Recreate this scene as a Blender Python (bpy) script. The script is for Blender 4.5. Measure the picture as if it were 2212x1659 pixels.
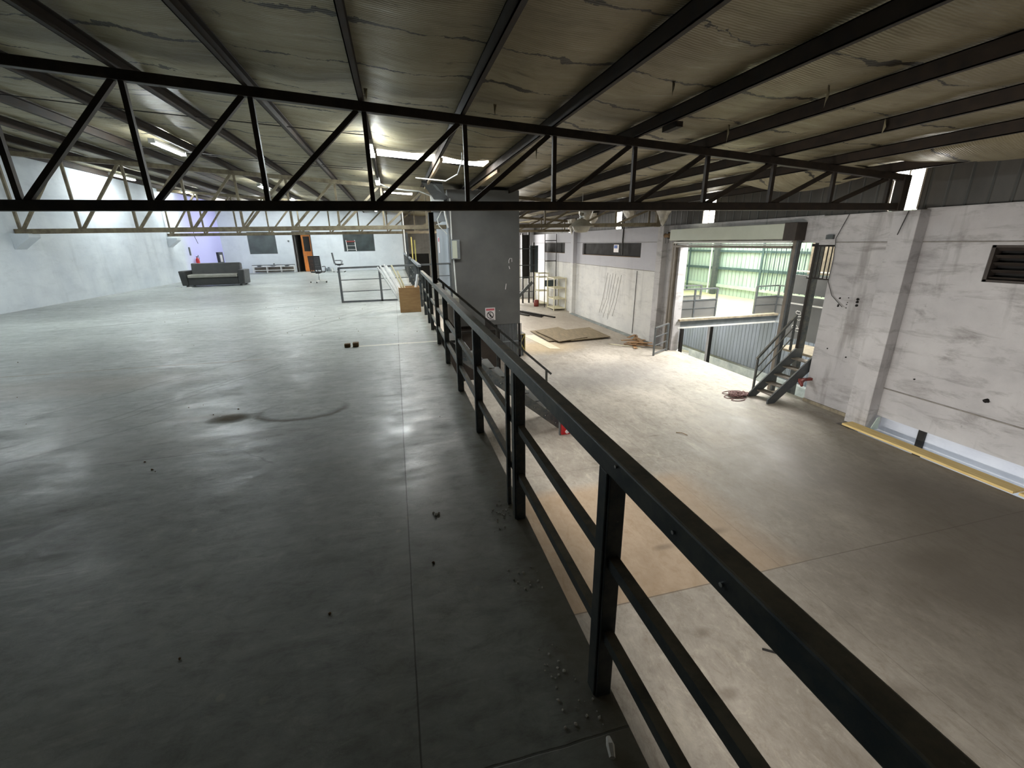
import bpy, math, random
from mathutils import Vector, Matrix
for o in list(bpy.data.objects): bpy.data.objects.remove(o)
random.seed(7)
S = bpy.context.scene
COL = S.collection
# ------------------------------------------------------------------ camera
cd = bpy.data.cameras.new('camera'); cam = bpy.data.objects.new('camera', cd); COL.objects.link(cam)
cd.sensor_width = 36.0; cd.lens = 936.0 / 2212 * 36
R = ((0.96765315, -0.09029802, 0.23557089), (-0.25193455, -0.29671198, 0.9211357), (-0.01328003, -0.95068831, -0.30986348))
cam.matrix_world = Matrix(((R[0][0], -R[0][1], -R[0][2], 0), (R[1][0], -R[1][1], -R[1][2], 0), (R[2][0], -R[2][1], -R[2][2], 1.6), (0, 0, 0, 1)))
cd.clip_start = 0.05; cd.clip_end = 300
S.camera = cam
# ------------------------------------------------------------------ world, exposure
w = bpy.data.worlds.new('world'); S.world = w; w.use_nodes = True
w.node_tree.nodes['Background'].inputs[0].default_value = (0.95, 0.93, 0.88, 1)
w.node_tree.nodes['Background'].inputs[1].default_value = 9.0
S.view_settings.view_transform = 'Standard'; S.view_settings.look = 'None'
S.view_settings.gamma = 1; S.view_settings.use_curve_mapping = False
S.view_settings.exposure = 0.6

def area(name, loc, rot, sx, sy, power, color):
    l = bpy.data.lights.new(name, 'AREA'); l.shape = 'RECTANGLE'; l.size = sx; l.size_y = sy
    l.energy = power; l.color = color
    o = bpy.data.objects.new(name, l); o.location = loc; o.rotation_euler = rot; COL.objects.link(o); return o
PI = math.pi
DAY = (1.0, 0.97, 0.88)
# the next hall's own roof lights, which also shine out through the wide doorway
area('next_hall_light', (13.8, 18.5, 3.3), (0, 0, 0), 5.0, 5.0, 470, (0.86, 1.0, 0.86))
area('next_hall_light_door', (13.0, 12.2, 3.1), (0, math.radians(48), 0), 2.0, 4.5, 1350, (1.0, 0.97, 0.94))
# area light added to brighten the lower hall, hidden behind the lift tower
area('far_end_fill_light', (6.7, 32.6, 0.4), (math.radians(-90), 0, 0), 4.0, 4.4, 480, (1, 0.97, 0.92))
# unseen light added behind the viewer to brighten the right wall
g = area('rear_fill_light', (3.6, -4.4, -1.1), (0, 0, 0), 4.0, 1.6, 50, (1, 0.97, 0.94)); g.data.spread = math.radians(105); g.rotation_euler = Vector((-.68, -.62, -.10)).to_track_quat('Z', 'Y').to_euler()
# area lights added out of sight under the mezzanine edge for the right wall
for yy in (2.0, 6.5): area('under_mezzanine_fill', (0.48, yy, -0.75), (0, math.radians(-85), 0), 0.25, 3.4, 62, (1, 0.95, 0.89)).data.spread = math.radians(105)
area('basement_light', (9.62, 4.0, -3.5), (0, math.radians(-90), 0), 0.8, 5.0, 20, (0.9, 0.95, 1.0))
# ------------------------------------------------------------------ materials
def srgb(r, g, b):
    f = lambda c: (c / 255 / 12.92) if c <= 10 else (((c / 255) + 0.055) / 1.055) ** 2.4
    return (f(r), f(g), f(b), 1)
class NT:
    def __init__(s, name):
        s.m = bpy.data.materials.new(name); s.m.use_nodes = True; s.t = s.m.node_tree
        s.b = s.t.nodes['Principled BSDF']; s.L = s.t.links
        s.co = s.t.nodes.new('ShaderNodeTexCoord'); s.P = s.co.outputs['Object']
    def n(s, ty, **k):
        x = s.t.nodes.new(ty)
        for a, v in k.items(): setattr(x, a, v)
        return x
    def put(s, sock, v):
        if hasattr(v, 'is_output') or isinstance(v, bpy.types.NodeSocket): s.L.new(v, sock)
        else: sock.default_value = v
    def map(s, scale=(1, 1, 1), rot=(0, 0, 0), vec=None):
        x = s.n('ShaderNodeMapping'); s.L.new(vec or s.P, x.inputs[0]); x.inputs['Scale'].default_value = scale; x.inputs['Rotation'].default_value = rot
        return x.outputs[0]
    def noise(s, scale, detail=6, rough=0.6, vec=None, dist=0.0):
        x = s.n('ShaderNodeTexNoise'); s.L.new(vec or s.P, x.inputs['Vector']); x.inputs['Scale'].default_value = scale
        x.inputs['Detail'].default_value = detail; x.inputs['Roughness'].default_value = rough; x.inputs['Distortion'].default_value = dist
        return x.outputs['Fac']
    def math(s, op, a, b=0.0, c=None, clamp=False):
        x = s.n('ShaderNodeMath', operation=op, use_clamp=clamp); s.put(x.inputs[0], a); s.put(x.inputs[1], b)
        if c is not None: s.put(x.inputs[2], c)
        return x.outputs[0]
    def rng(s, v, a, b, c=0.0, d=1.0):
        x = s.n('ShaderNodeMapRange'); s.put(x.inputs[0], v)
        for i, q in enumerate((a, b, c, d)): x.inputs[i + 1].default_value = q
        return x.outputs[0]
    def mix(s, f, a, b, mode='MIX'):
        x = s.n('ShaderNodeMix', data_type='RGBA', blend_type=mode); s.put(x.inputs[0], f); s.put(x.inputs[6], a); s.put(x.inputs[7], b)
        return x.outputs[2]
    def xyz(s, vec=None):
        x = s.n('ShaderNodeSeparateXYZ'); s.L.new(vec or s.P, x.inputs[0]); return x.outputs
    def line(s, c, pos, hw, wob=0.0, nz=None):
        v = s.math('SUBTRACT', c, pos)
        if nz is not None: v = s.math('ADD', v, s.math('MULTIPLY', s.math('SUBTRACT', nz, 0.5), wob))
        return s.rng(s.math('ABSOLUTE', v), hw, hw * 1.8, 1, 0)
    def blob(s, cx, cy, rx, ry, nz, soft=0.35, amp=0.7):
        o = s.xyz()
        a = s.math('DIVIDE', s.math('SUBTRACT', o[0], cx), rx); b = s.math('DIVIDE', s.math('SUBTRACT', o[1], cy), ry)
        d = s.math('SQRT', s.math('ADD', s.math('MULTIPLY', a, a), s.math('MULTIPLY', b, b)))
        d = s.math('ADD', d, s.math('MULTIPLY', s.math('SUBTRACT', nz, 0.5), amp))
        return s.rng(d, 1 - soft, 1 + soft, 1, 0)
    def bump(s, h, strength=0.3, dist=0.02):
        x = s.n('ShaderNodeBump'); x.inputs['Strength'].default_value = strength; x.inputs['Distance'].default_value = dist
        s.put(x.inputs['Height'], h); s.L.new(x.outputs[0], s.b.inputs['Normal'])
    def out(s, col, rough, metal=0.0, spec=0.5):
        s.put(s.b.inputs['Base Color'], col); s.put(s.b.inputs['Roughness'], rough); s.put(s.b.inputs['Metallic'], metal)
        s.b.inputs['Specular IOR Level'].default_value = spec
        return s.m
def pm(name, c1, c2, scale=8, rough=0.6, metal=0.0, bump=0.1, stretch=(1, 1, 1), spec=0.5, lo=0.35, hi=0.65):
    t = NT(name); v = t.map(stretch); n = t.noise(scale, 7, 0.62, v)
    t.bump(n, bump, 0.01)
    return t.out(t.mix(t.rng(n, lo, hi), c1, c2), t.rng(n, 0.3, 0.7, max(0.05, rough - .08), min(1, rough + .08)), metal, spec)

def floor_upper_mat():
    t = NT('worn grey concrete'); o = t.xyz()
    n1 = t.noise(0.55, 8, 0.62); n2 = t.noise(5, 8, 0.65); n3 = t.noise(1.4, 7, 0.7, t.map((0.45, 1.5, 1), (0, 0, .5)), 1.2); n4 = t.noise(40, 3)
    c = t.mix(t.rng(n1, .36, .64), srgb(150, 155, 153), srgb(178, 183, 179))
    c = t.mix(t.rng(n3, .5, .68, 0, .5), c, srgb(196, 200, 196))
    c = t.mix(t.rng(n3, .42, .28, 0, .45), c, srgb(118, 116, 108))
    c = t.mix(t.rng(n2, .55, .75, 0, .35), c, srgb(120, 120, 112))
    n5 = t.noise(9, 9, .78, t.map((.7, 1.3, 1), (0, 0, .4)), .4); n6 = t.noise(3.2, 9, .8, t.map((.35, 1.6, 1), (0, 0, .75)), 1.0)
    c = t.mix(t.rng(n5, .48, .66, 0, .55), c, srgb(112, 112, 106)); c = t.mix(t.rng(n5, .46, .32, 0, .5), c, srgb(200, 203, 198))
    c = t.mix(t.rng(n6, .56, .66, 0, .5), c, srgb(204, 207, 202)); c = t.mix(t.rng(n6, .44, .34, 0, .35), c, srgb(118, 117, 110))
    # brown tint patches, oil stains, rings
    c = t.mix(t.math('MULTIPLY', t.blob(-4.2, 6.2, 1.7, .45, n2), .30), c, srgb(150, 128, 108))
    c = t.mix(t.math('MULTIPLY', t.blob(-1.70, 4.50, .15, .09, n2, .5, .9), .8), c, srgb(92, 74, 44))
    c = t.mix(t.math('MULTIPLY', t.blob(-1.95, 4.6, .30, .09, n2, .5, .6), .6), c, srgb(110, 96, 74))
    ring = t.math('SUBTRACT', t.blob(-1.05, 4.55, .44, .3, n2, .07, .3), t.blob(-1.05, 4.59, .40, .27, n2, .12, .3), clamp=True)
    c = t.mix(t.math('MULTIPLY', ring, .8), c, srgb(90, 84, 70))
    c = t.mix(t.math('MULTIPLY', t.blob(-2.0, 3.9, 1.3, .25, n2, .5), .25), c, srgb(118, 108, 96))
    st = t.math('MAXIMUM', t.blob(-1.70, 4.50, .17, .11, n2, .3, .5), t.math('MULTIPLY', ring, .6))
    # tyre scuffs
    for (x0, y0, ang, ln, wd) in ((-2.6, 5.3, 0.95, 2.2, .012), (-2.45, 5.3, 0.97, 1.9, .01), (-3.0, 4.0, .85, 1.4, .012), (-2.3, 2.6, 0.9, .5, .02), (-2.9, 6.2, .99, 2.0, .012), (-1.3, 10.5, 1.0, 2.4, .03), (-1.7, 10.5, 1.02, 2.6, .02), (-5, 12, .55, 4, .04), (-3.8, 14, .3, 3, .05), (-1.2, 3.55, 2.35, .3, .006)):
        u = t.math('ADD', t.math('MULTIPLY', t.math('SUBTRACT', o[0], x0), math.cos(ang)), t.math('MULTIPLY', t.math('SUBTRACT', o[1], y0), math.sin(ang)))
        v = t.math('ADD', t.math('MULTIPLY', t.math('SUBTRACT', o[0], x0), -math.sin(ang)), t.math('MULTIPLY', t.math('SUBTRACT', o[1], y0), math.cos(ang)))
        v = t.math('ADD', v, t.math('MULTIPLY', t.math('SUBTRACT', n1, .5), .5))
        k = t.math('MULTIPLY', t.rng(t.math('ABSOLUTE', v), wd, wd * 2.2, 1, 0), t.rng(t.math('ABSOLUTE', u), ln * .6, ln, 1, 0))
        c = t.mix(t.math('MULTIPLY', k, .32), c, srgb(84, 82, 78))
    # pale round mortar spots
    vo = t.n('ShaderNodeTexVoronoi'); t.L.new(t.map((1, 1, 0)), vo.inputs['Vector']); vo.inputs['Scale'].default_value = 5.5
    sp = t.math('MULTIPLY', t.rng(vo.outputs['Distance'], .07, .11, 1, 0), t.rng(t.noise(1.6, 2), .5, .6))
    c = t.mix(t.math('MULTIPLY', sp, .55), c, srgb(196, 198, 186))
    vo2 = t.n('ShaderNodeTexVoronoi'); t.L.new(t.map((1, 1, 0)), vo2.inputs['Vector']); vo2.inputs['Scale'].default_value = 13
    c = t.mix(t.math('MULTIPLY', t.rng(vo2.outputs['Distance'], .03, .05, 1, 0), t.rng(t.noise(2.6, 2), .56, .62)), c, srgb(80, 76, 66))
    # dirt along the slab edge
    ed = t.math('ADD', o[0], t.math('MULTIPLY', t.math('SUBTRACT', n2, .5), .16))
    c = t.mix(t.math('MULTIPLY', t.rng(ed, .40, .56), .7), c, srgb(112, 106, 90))
    # joints
    j = t.line(o[0], -.066, .0022, .02, n1)
    for y, a, e in ((.93, -.6, 1), (3.73, -2.6, -1.1), (10.4, -4, 1), (13.4, -9, 1)): j = t.math('MAXIMUM', j, t.math('MULTIPLY', t.line(o[1], y, .003, .08, n1), t.math('MULTIPLY', t.rng(o[0], a, a + .3, 0, .8), t.rng(o[0], e - .3, e, 1, 0))))
    c = t.mix(t.math('MULTIPLY', j, .75), c, srgb(70, 68, 62))
    j2 = t.math('MULTIPLY', t.line(o[1], 7.0, .012, .25, n1), t.rng(o[0], -2.0, -1.9, 1, 0)); c = t.mix(t.math('MULTIPLY', j2, .6), c, srgb(140, 116, 84))
    j3 = t.math('MULTIPLY', t.line(o[1], 7.45, .022, .05, n1), t.rng(o[0], -.85, -.8)); c = t.mix(j3, c, srgb(226, 222, 206))
    pol = t.rng(o[0], -.062, -.058); pol = t.math('MULTIPLY', pol, t.rng(o[0], .15, .25, 1, 0))
    r = t.math('ADD', t.rng(t.noise(2.2, 6, .7, None, .6), .38, .62, .30, .46), t.rng(n6, .35, .65, .14, -.04))
    r = t.math('SUBTRACT', r, t.math('MULTIPLY', pol, .06))
    r = t.math('ADD', r, t.math('MULTIPLY', st, .45))
    r = t.math('ADD', r, t.math('MULTIPLY', t.rng(ed, .40, .56), .3))
    t.bump(t.math('ADD', t.math('ADD', t.math('MULTIPLY', n2, .6), t.math('MULTIPLY', n6, .35)), t.math('SUBTRACT', t.math('MULTIPLY', n4, .2), t.math('MULTIPLY', j, 1.5))), .25, .008)
    return t.out(c, r, 0, .5)
def floor_lower_mat():
    t = NT('dusty beige concrete'); o = t.xyz()
    n1 = t.noise(.5, 8, .65); n2 = t.noise(4.5, 8, .68); n3 = t.noise(1.1, 7, .7, t.map((1.3, .5, 1), (0, 0, .6)), 1.5)
    c = t.mix(t.rng(n1, .35, .65), srgb(152, 145, 135), srgb(188, 181, 170))
    c = t.mix(t.rng(n3, .52, .7, 0, .5), c, srgb(128, 122, 112))
    c = t.mix(t.rng(n3, .42, .3, 0, .5), c, srgb(206, 198, 182))
    c = t.mix(t.rng(n2, .58, .75, 0, .3), c, srgb(118, 106, 86))
    n5 = t.noise(7, 9, .8, t.map((1.2, .8, 1), (0, 0, .3)), .4); n6 = t.noise(2.4, 9, .78, t.map((1.5, .5, 1), (0, 0, -.5)), 1.0)
    c = t.mix(t.rng(n5, .5, .68, 0, .5), c, srgb(122, 110, 92)); c = t.mix(t.rng(n5, .46, .33, 0, .45), c, srgb(204, 196, 180))
    c = t.mix(t.rng(n6, .55, .66, 0, .4), c, srgb(206, 199, 184)); c = t.mix(t.rng(n6, .44, .34, 0, .4), c, srgb(116, 106, 92))
    pt = t.math('MULTIPLY', t.rng(o[1], 3.62, 3.66), t.rng(o[1], 6.0, 6.3, 1, 0)); pt = t.math('MULTIPLY', pt, t.rng(t.math('ADD', o[0], n1), 5.0, 5.6, 1, 0))
    c = t.mix(t.math('MULTIPLY', pt, .5), c, srgb(186, 152, 112))
    c = t.mix(t.math('MULTIPLY', t.blob(5.3, 16.6, 1.6, 1.0, n2, .5), .5), c, srgb(204, 176, 122))
    c = t.mix(t.math('MULTIPLY', t.blob(6.5, 12.2, 2.4, 1.3, n2, .6), .4), c, srgb(128, 130, 134))
    c = t.mix(t.math('MULTIPLY', t.blob(8, 21, 2.6, 4, n2, .5), .5), c, srgb(128, 116, 100))
    for (x, y, a, b) in ((2.9, 3.05, .09, .06), (3.3, 4.4, .14, .05), (4.2, 4.5, .2, .06), (5.2, 7.7, .12, .03), (4.1, 2.0, .25, .1), (6.6, 3.2, .4, .2), (2.7, 2.4, .09, .06)):
        c = t.mix(t.math('MULTIPLY', t.blob(x, y, a, b, n2, .5), .5), c, srgb(98, 86, 72))
    j = t.line(o[1], 3.64, .006, .02, n1)
    for y in (6.75, 12.2): j = t.math('MAXIMUM', j, t.math('MULTIPLY', t.line(o[1], y, .005, .02, n1), .5))
    for x in (4.55,): j = t.math('MAXIMUM', j, t.math('MULTIPLY', t.line(o[0], x, .004, .02, n1), .5))
    c = t.mix(t.math('MULTIPLY', j, .6), c, srgb(84, 74, 64))
    # darker brown area towards the near right
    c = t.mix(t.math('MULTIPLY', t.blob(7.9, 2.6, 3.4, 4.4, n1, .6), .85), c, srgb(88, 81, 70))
    t.bump(t.math('ADD', n2, t.math('MULTIPLY', j, -1)), .2, .01)
    return t.out(c, t.rng(n1, .35, .65, .5, .75), 0, .35)
def wall_mat(name, base, light, stain, streak=.5, tint=None, split=None):
    t = NT(name); o = t.xyz()
    n1 = t.noise(.8, 8, .65); n2 = t.noise(7, 8, .7); ns = t.noise(1.6, 8, .72, t.map((1, .7, 2.6), (.12, 0, 0)), .5); nd = t.noise(2.4, 6, .6, t.map((1, 1, .15)))
    c = t.mix(t.rng(n1, .35, .65), base, light)
    c = t.mix(t.math('MULTIPLY', t.rng(ns, .50, .78), streak), c, stain)
    c = t.mix(t.math('MULTIPLY', t.rng(nd, .56, .7), streak * .6), c, stain)
    c = t.mix(t.math('MULTIPLY', t.rng(n2, .66, .72), .35), c, srgb(90, 84, 78))
    if tint: c = t.mix(t.rng(t.math('ADD', o[tint[0]], t.math('MULTIPLY', n1, tint[3])), tint[1], tint[2]), c, tint[4])
    if split: c = t.mix(t.math('MULTIPLY', t.rng(o[2], split[0], split[0] + .015), split[2]), c, split[1])
    t.bump(t.math('ADD', t.math('MULTIPLY', n2, .6), ns), .35, .02)
    return t.out(c, .75, 0, .3)
def ceiling_mat():
    t = NT('grimy foil roof insulation'); o = t.xyz()
    n1 = t.noise(.7, 7, .6); n2 = t.noise(3, 8, .7, t.map((.35, 2, 1)), .6); n3 = t.noise(9, 6, .7)
    c = t.mix(t.rng(n1, .35, .65), srgb(120, 111, 86), srgb(150, 141, 115))
    c = t.mix(t.rng(n2, .52, .72, 0, .5), c, srgb(92, 84, 66))
    c = t.mix(t.rng(n2, .40, .28, 0, .4), c, srgb(178, 176, 158))
    # sheet joints that run across the purlins every 1.25 m, ragged and dirty
    wob = t.math('ADD', o[1], t.math('ADD', t.math('MULTIPLY', t.math('SUBTRACT', n1, .5), .9), t.math('MULTIPLY', t.math('SUBTRACT', n3, .5), .10)))
    f = t.math('ABSOLUTE', t.math('SUBTRACT', t.math('FRACT', t.math('DIVIDE', wob, 1.15)), .5))
    wdt = t.math('MULTIPLY', t.rng(t.noise(1.3, 6, .75), .42, .72), .06)
    seam = t.math('LESS_THAN', f, t.math('ADD', wdt, .004))
    c = t.mix(t.math('MULTIPLY', seam, .92), c, srgb(30, 26, 19))
    patch = t.rng(t.noise(1.1, 6, .75, t.map((.5, 1.7, 1)), 1.0), .62, .68)
    c = t.mix(t.math('MULTIPLY', patch, .85), c, srgb(52, 46, 34))
    gr = t.n('ShaderNodeTexWave', bands_direction='Y'); t.L.new(t.P, gr.inputs[0]); gr.inputs['Scale'].default_value = 9; gr.inputs['Distortion'].default_value = 2.5; gr.inputs['Detail'].default_value = 3
    t.bump(t.math('ADD', t.math('ADD', t.math('MULTIPLY', n3, .5), n2), t.math('ADD', t.math('MULTIPLY', gr.outputs['Fac'], .35), t.math('MULTIPLY', seam, -1.0))), .55, .02)
    return t.out(c, t.rng(n2, .3, .7, .36, .6), .35, .5)
def rib_mat(name, c1, c2, axis, pitch, rough=.5):
    t = NT(name); o = t.xyz(); n = t.noise(1.5, 6, .6, t.map((1, 1, .3)))
    f = t.math('FRACT', t.math('DIVIDE', o[axis], pitch)); k = t.rng(t.math('ABSOLUTE', t.math('SUBTRACT', f, .5)), .40, .46)
    c = t.mix(t.rng(n, .35, .65), c1, c2); c = t.mix(t.math('MULTIPLY', k, .45), c, srgb(40, 48, 48))
    t.bump(k, .6, .04); return t.out(c, rough, .2, .5)
def emit(name, col, st, surf=None):
    t = NT(name); t.out(surf or col, .5); t.b.inputs['Emission Color'].default_value = col; t.b.inputs['Emission Strength'].default_value = st; return t.m
def paint_mat(name, c, dust, rough=.42, amt=.85, nz=.5):
    t = NT(name); g = t.n('ShaderNodeNewGeometry'); z = t.n('ShaderNodeSeparateXYZ'); t.L.new(g.outputs['Normal'], z.inputs[0])
    n = t.noise(9, 7, .7); n2 = t.noise(60, 3, .6)
    up = t.math('MULTIPLY', t.rng(z.outputs[2], .5, .9), t.rng(n, .3, .62, .25, 1))
    c1 = t.mix(t.rng(n, .4, .75, 0, .35), c, dust); c2 = t.mix(t.math('MULTIPLY', up, amt), c1, dust)
    c2 = t.mix(t.rng(n2, .70, .74, 0, nz), c2, srgb(150, 150, 140))
    t.bump(n, .12, .004); return t.out(c2, t.math('ADD', t.math('MULTIPLY', up, .35), rough), .1, .5)
def glass_mat(name, c, rough=.12):
    t = NT(name); n = t.noise(1.3, 4, .5); return t.out(t.mix(t.rng(n, .35, .65), c, tuple(min(1, v * 1.8) for v in c[:3]) + (1,)), rough, 0, .8)

M = {}
M['floor_up'] = floor_upper_mat(); M['floor_low'] = floor_lower_mat()
M['wall_left'] = wall_mat('whitewashed plaster', srgb(196, 203, 210), srgb(214, 220, 224), srgb(160, 166, 172), .35, tint=(1, 26.2, 27.6, 1.0, srgb(196, 194, 242)))
M['wall_back'] = wall_mat('clean white plaster', srgb(202, 208, 212), srgb(216, 221, 224), srgb(168, 172, 178), .3)
M['wall_right'] = wall_mat('whitewashed block wall', srgb(174, 172, 173), srgb(194, 192, 192), srgb(112, 108, 104), .85)
M['wall_right_far'] = wall_mat('fresh whitewash', srgb(206, 206, 204), srgb(222, 221, 216), srgb(150, 148, 146), .45, split=(.42, srgb(176, 176, 186), .75))
M['wall_dim'] = wall_mat('unpainted grey render', srgb(120, 118, 114), srgb(142, 139, 134), srgb(90, 86, 80), .5)
M['wall_basement'] = wall_mat('basement whitewash', srgb(200, 204, 214), srgb(215, 218, 224), srgb(160, 164, 174), .4)
M['ceiling'] = ceiling_mat()
M['purlin'] = pm('rusty brown steel', srgb(30, 24, 19), srgb(54, 43, 33), 6, .7, .2, .2)
M['purlin_wood'] = pm('raw timber purlin', srgb(120, 104, 80), srgb(150, 132, 104), 5, .7, 0, .2, (4, .4, 4))
M['truss'] = pm('silhouette brown truss paint', srgb(34, 28, 22), srgb(56, 46, 36), 7, .55, .15, .15)  # truss paint darkened so the near truss reads as a silhouette
M['truss_lit'] = pm('lit brown truss paint', srgb(92, 82, 64), srgb(124, 114, 92), 7, .6, .1, .15)  # same truss paint lightened, with the lamp light put into its colour
M['rail'] = paint_mat('charcoal green railing paint', srgb(58, 66, 70), srgb(146, 138, 120))
M['post_dark'] = pm('black painted steel', srgb(26, 24, 22), srgb(40, 36, 32), 8, .5, .2, .1)
M['steel_grey'] = paint_mat('grey steel paint', srgb(74, 80, 84), srgb(128, 124, 114), .45, .4, .3)
M['steel_lgrey'] = pm('light grey steel', srgb(118, 124, 128), srgb(138, 144, 148), 4, .45, .2, .05)
M['clad'] = pm('matt grey lift cladding', srgb(96, 97, 96), srgb(108, 109, 107), 1.2, .55, .1, .06)
M['clad_side'] = pm('pale grey lift door paint', srgb(140, 148, 156), srgb(156, 164, 172), 1.2, .5, .1, .06)
M['brown_panel'] = pm('dark brown steel sheet', srgb(52, 46, 42), srgb(70, 62, 56), 3, .6, .2, .1)
M['sheet_grey'] = rib_mat('dark corrugated cladding', srgb(62, 60, 56), srgb(80, 77, 72), 1, .33)
M['hall_sheet'] = rib_mat('pale green corrugated sheet', srgb(176, 196, 186), srgb(196, 212, 202), 1, .28)
M['hall_sheet_low'] = rib_mat('blue grey corrugated sheet', srgb(66, 74, 78), srgb(84, 92, 102), 1, .2)
M['hall_girt'] = pm('blue grey girt steel', srgb(70, 88, 92), srgb(90, 108, 110), 4, .5, .2, .05)
M['hall_pale'] = pm('pale green rail steel', srgb(176, 190, 178), srgb(196, 208, 196), 4, .5, .1, .05)
M['hall_floor'] = pm('cream hall floor', srgb(206, 198, 160), srgb(222, 214, 178), 2, .6, 0, .05)
M['concrete'] = pm('raw damp concrete', srgb(112, 120, 120), srgb(150, 156, 152), 2.5, .8, 0, .3)
M['concrete_raw'] = pm('crumbled concrete edge', srgb(120, 112, 96), srgb(156, 146, 124), 6, .9, 0, .6)
M['beige'] = pm('cream shutter box paint', srgb(188, 194, 178), srgb(198, 203, 188), 1.5, .5, 0, .03)
M['taupe'] = pm('taupe steel column', srgb(112, 104, 94), srgb(132, 124, 112), 3, .5, .2, .1)
M['white'] = pm('white enamel', srgb(214, 214, 210), srgb(228, 228, 224), 5, .5, 0, .05)
M['cream_shelf'] = pm('cream shelving enamel', srgb(196, 190, 158), srgb(216, 210, 180), 5, .55, 0, .08)
M['orange_wood'] = pm('orange varnished wood', srgb(166, 96, 36), srgb(190, 116, 50), 4, .4, 0, .05, (6, 6, .6))
M['dark_glass'] = glass_mat('dim office glass', srgb(60, 66, 66)); M['black_void'] = pm('dark void', srgb(14, 12, 11), srgb(24, 20, 17), 4, .8)
M['sofa'] = pm('charcoal leatherette', srgb(46, 47, 47), srgb(58, 58, 56), 5, .38, 0, .15)
M['sofa_seat'] = pm('paler grey seat leatherette', srgb(126, 124, 116), srgb(142, 139, 130), 5, .45, 0, .15)
M['black_plastic'] = pm('black plastic', srgb(24, 25, 27), srgb(34, 35, 38), 12, .4, 0, .05)
M['chrome'] = pm('brushed chrome', srgb(200, 202, 204), srgb(220, 222, 224), 12, .2, .9, .03)
M['ply'] = pm('orange brown plywood', srgb(156, 118, 76), srgb(176, 140, 96), 4, .7, 0, .15, (1, 1, 5))
M['old_board'] = pm('weathered grey plywood', srgb(104, 92, 72), srgb(136, 122, 96), 3, .85, 0, .25, (4, .6, 1))
M['pale_board'] = pm('pale fibreboard', srgb(206, 198, 170), srgb(220, 213, 188), 3, .8, 0, .1)
M['pallet'] = pm('broken pallet wood', srgb(142, 108, 74), srgb(172, 138, 98), 6, .8, 0, .25, (1, 5, 5))
M['plank_yellow'] = pm('yellow scaffold plank', srgb(212, 182, 116), srgb(234, 210, 148), 4, .7, 0, .15, (5, .5, 5))
M['tube_white'] = pm('spent white lamp tube', srgb(224, 226, 226), srgb(236, 238, 238), 8, .25, 0, .02)
M['red'] = pm('red enamel', srgb(176, 28, 34), srgb(196, 40, 46), 6, .4)
M['dull_red'] = pm('dull red plastic', srgb(110, 44, 40), srgb(136, 58, 50), 10, .5)
M['rope'] = pm('mauve brown cord', srgb(112, 84, 82), srgb(140, 108, 104), 30, .8)
M['cable'] = pm('black cable', srgb(44, 44, 44), srgb(64, 62, 60), 20, .6)
M['conduit'] = pm('white plastic conduit', srgb(206, 208, 206), srgb(220, 222, 220), 10, .4)
M['label_white'] = pm('white sticker', srgb(226, 220, 220), srgb(234, 228, 228), 10, .5)
M['ink'] = pm('black ink', srgb(40, 40, 42), srgb(50, 50, 52), 10, .6); M['pink'] = pm('red sticker band', srgb(196, 96, 106), srgb(206, 110, 118), 10, .6)
M['yellow'] = pm('faded yellow paint', srgb(196, 180, 100), srgb(210, 196, 120), 10, .6); M['foil'] = pm('torn silver insulation', srgb(132, 128, 118), srgb(176, 172, 160), 5, .5, .3, .6)
M['rubble'] = pm('plaster crumbs', srgb(214, 212, 204), srgb(236, 234, 228), 20, .9, 0, .3); M['rust_debris'] = pm('brown debris', srgb(96, 74, 50), srgb(130, 104, 70), 20, .9, 0, .3)
M['chalk'] = pm('chalk scrawl', srgb(214, 214, 210), srgb(226, 226, 222), 20, .9); M['blue_paper'] = pm('blue poster', srgb(50, 90, 170), srgb(70, 110, 190), 10, .6)
M['scratch'] = pm('dark wall scratches', srgb(120, 116, 110), srgb(140, 136, 130), 10, .9); M['tube_on'] = emit('lit fluorescent tube', (0.90, 0.98, 1.0, 1), 170)
M['skylight'] = emit('daylight through frosted roof sheet', (1, .96, .90, 1), 18, srgb(230, 226, 210)); M['daywin'] = emit('daylight through frosted pane', (1, .98, .93, 1), 9, srgb(230, 230, 226))
M['lamp_dish'] = pm('dusty white lamp reflector', srgb(150, 146, 132), srgb(176, 172, 158), 4, .5, .1, .1)
M['crate_green'] = pm('grey green steel plate', srgb(66, 76, 80), srgb(80, 90, 94), 4, .5, .2)
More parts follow.
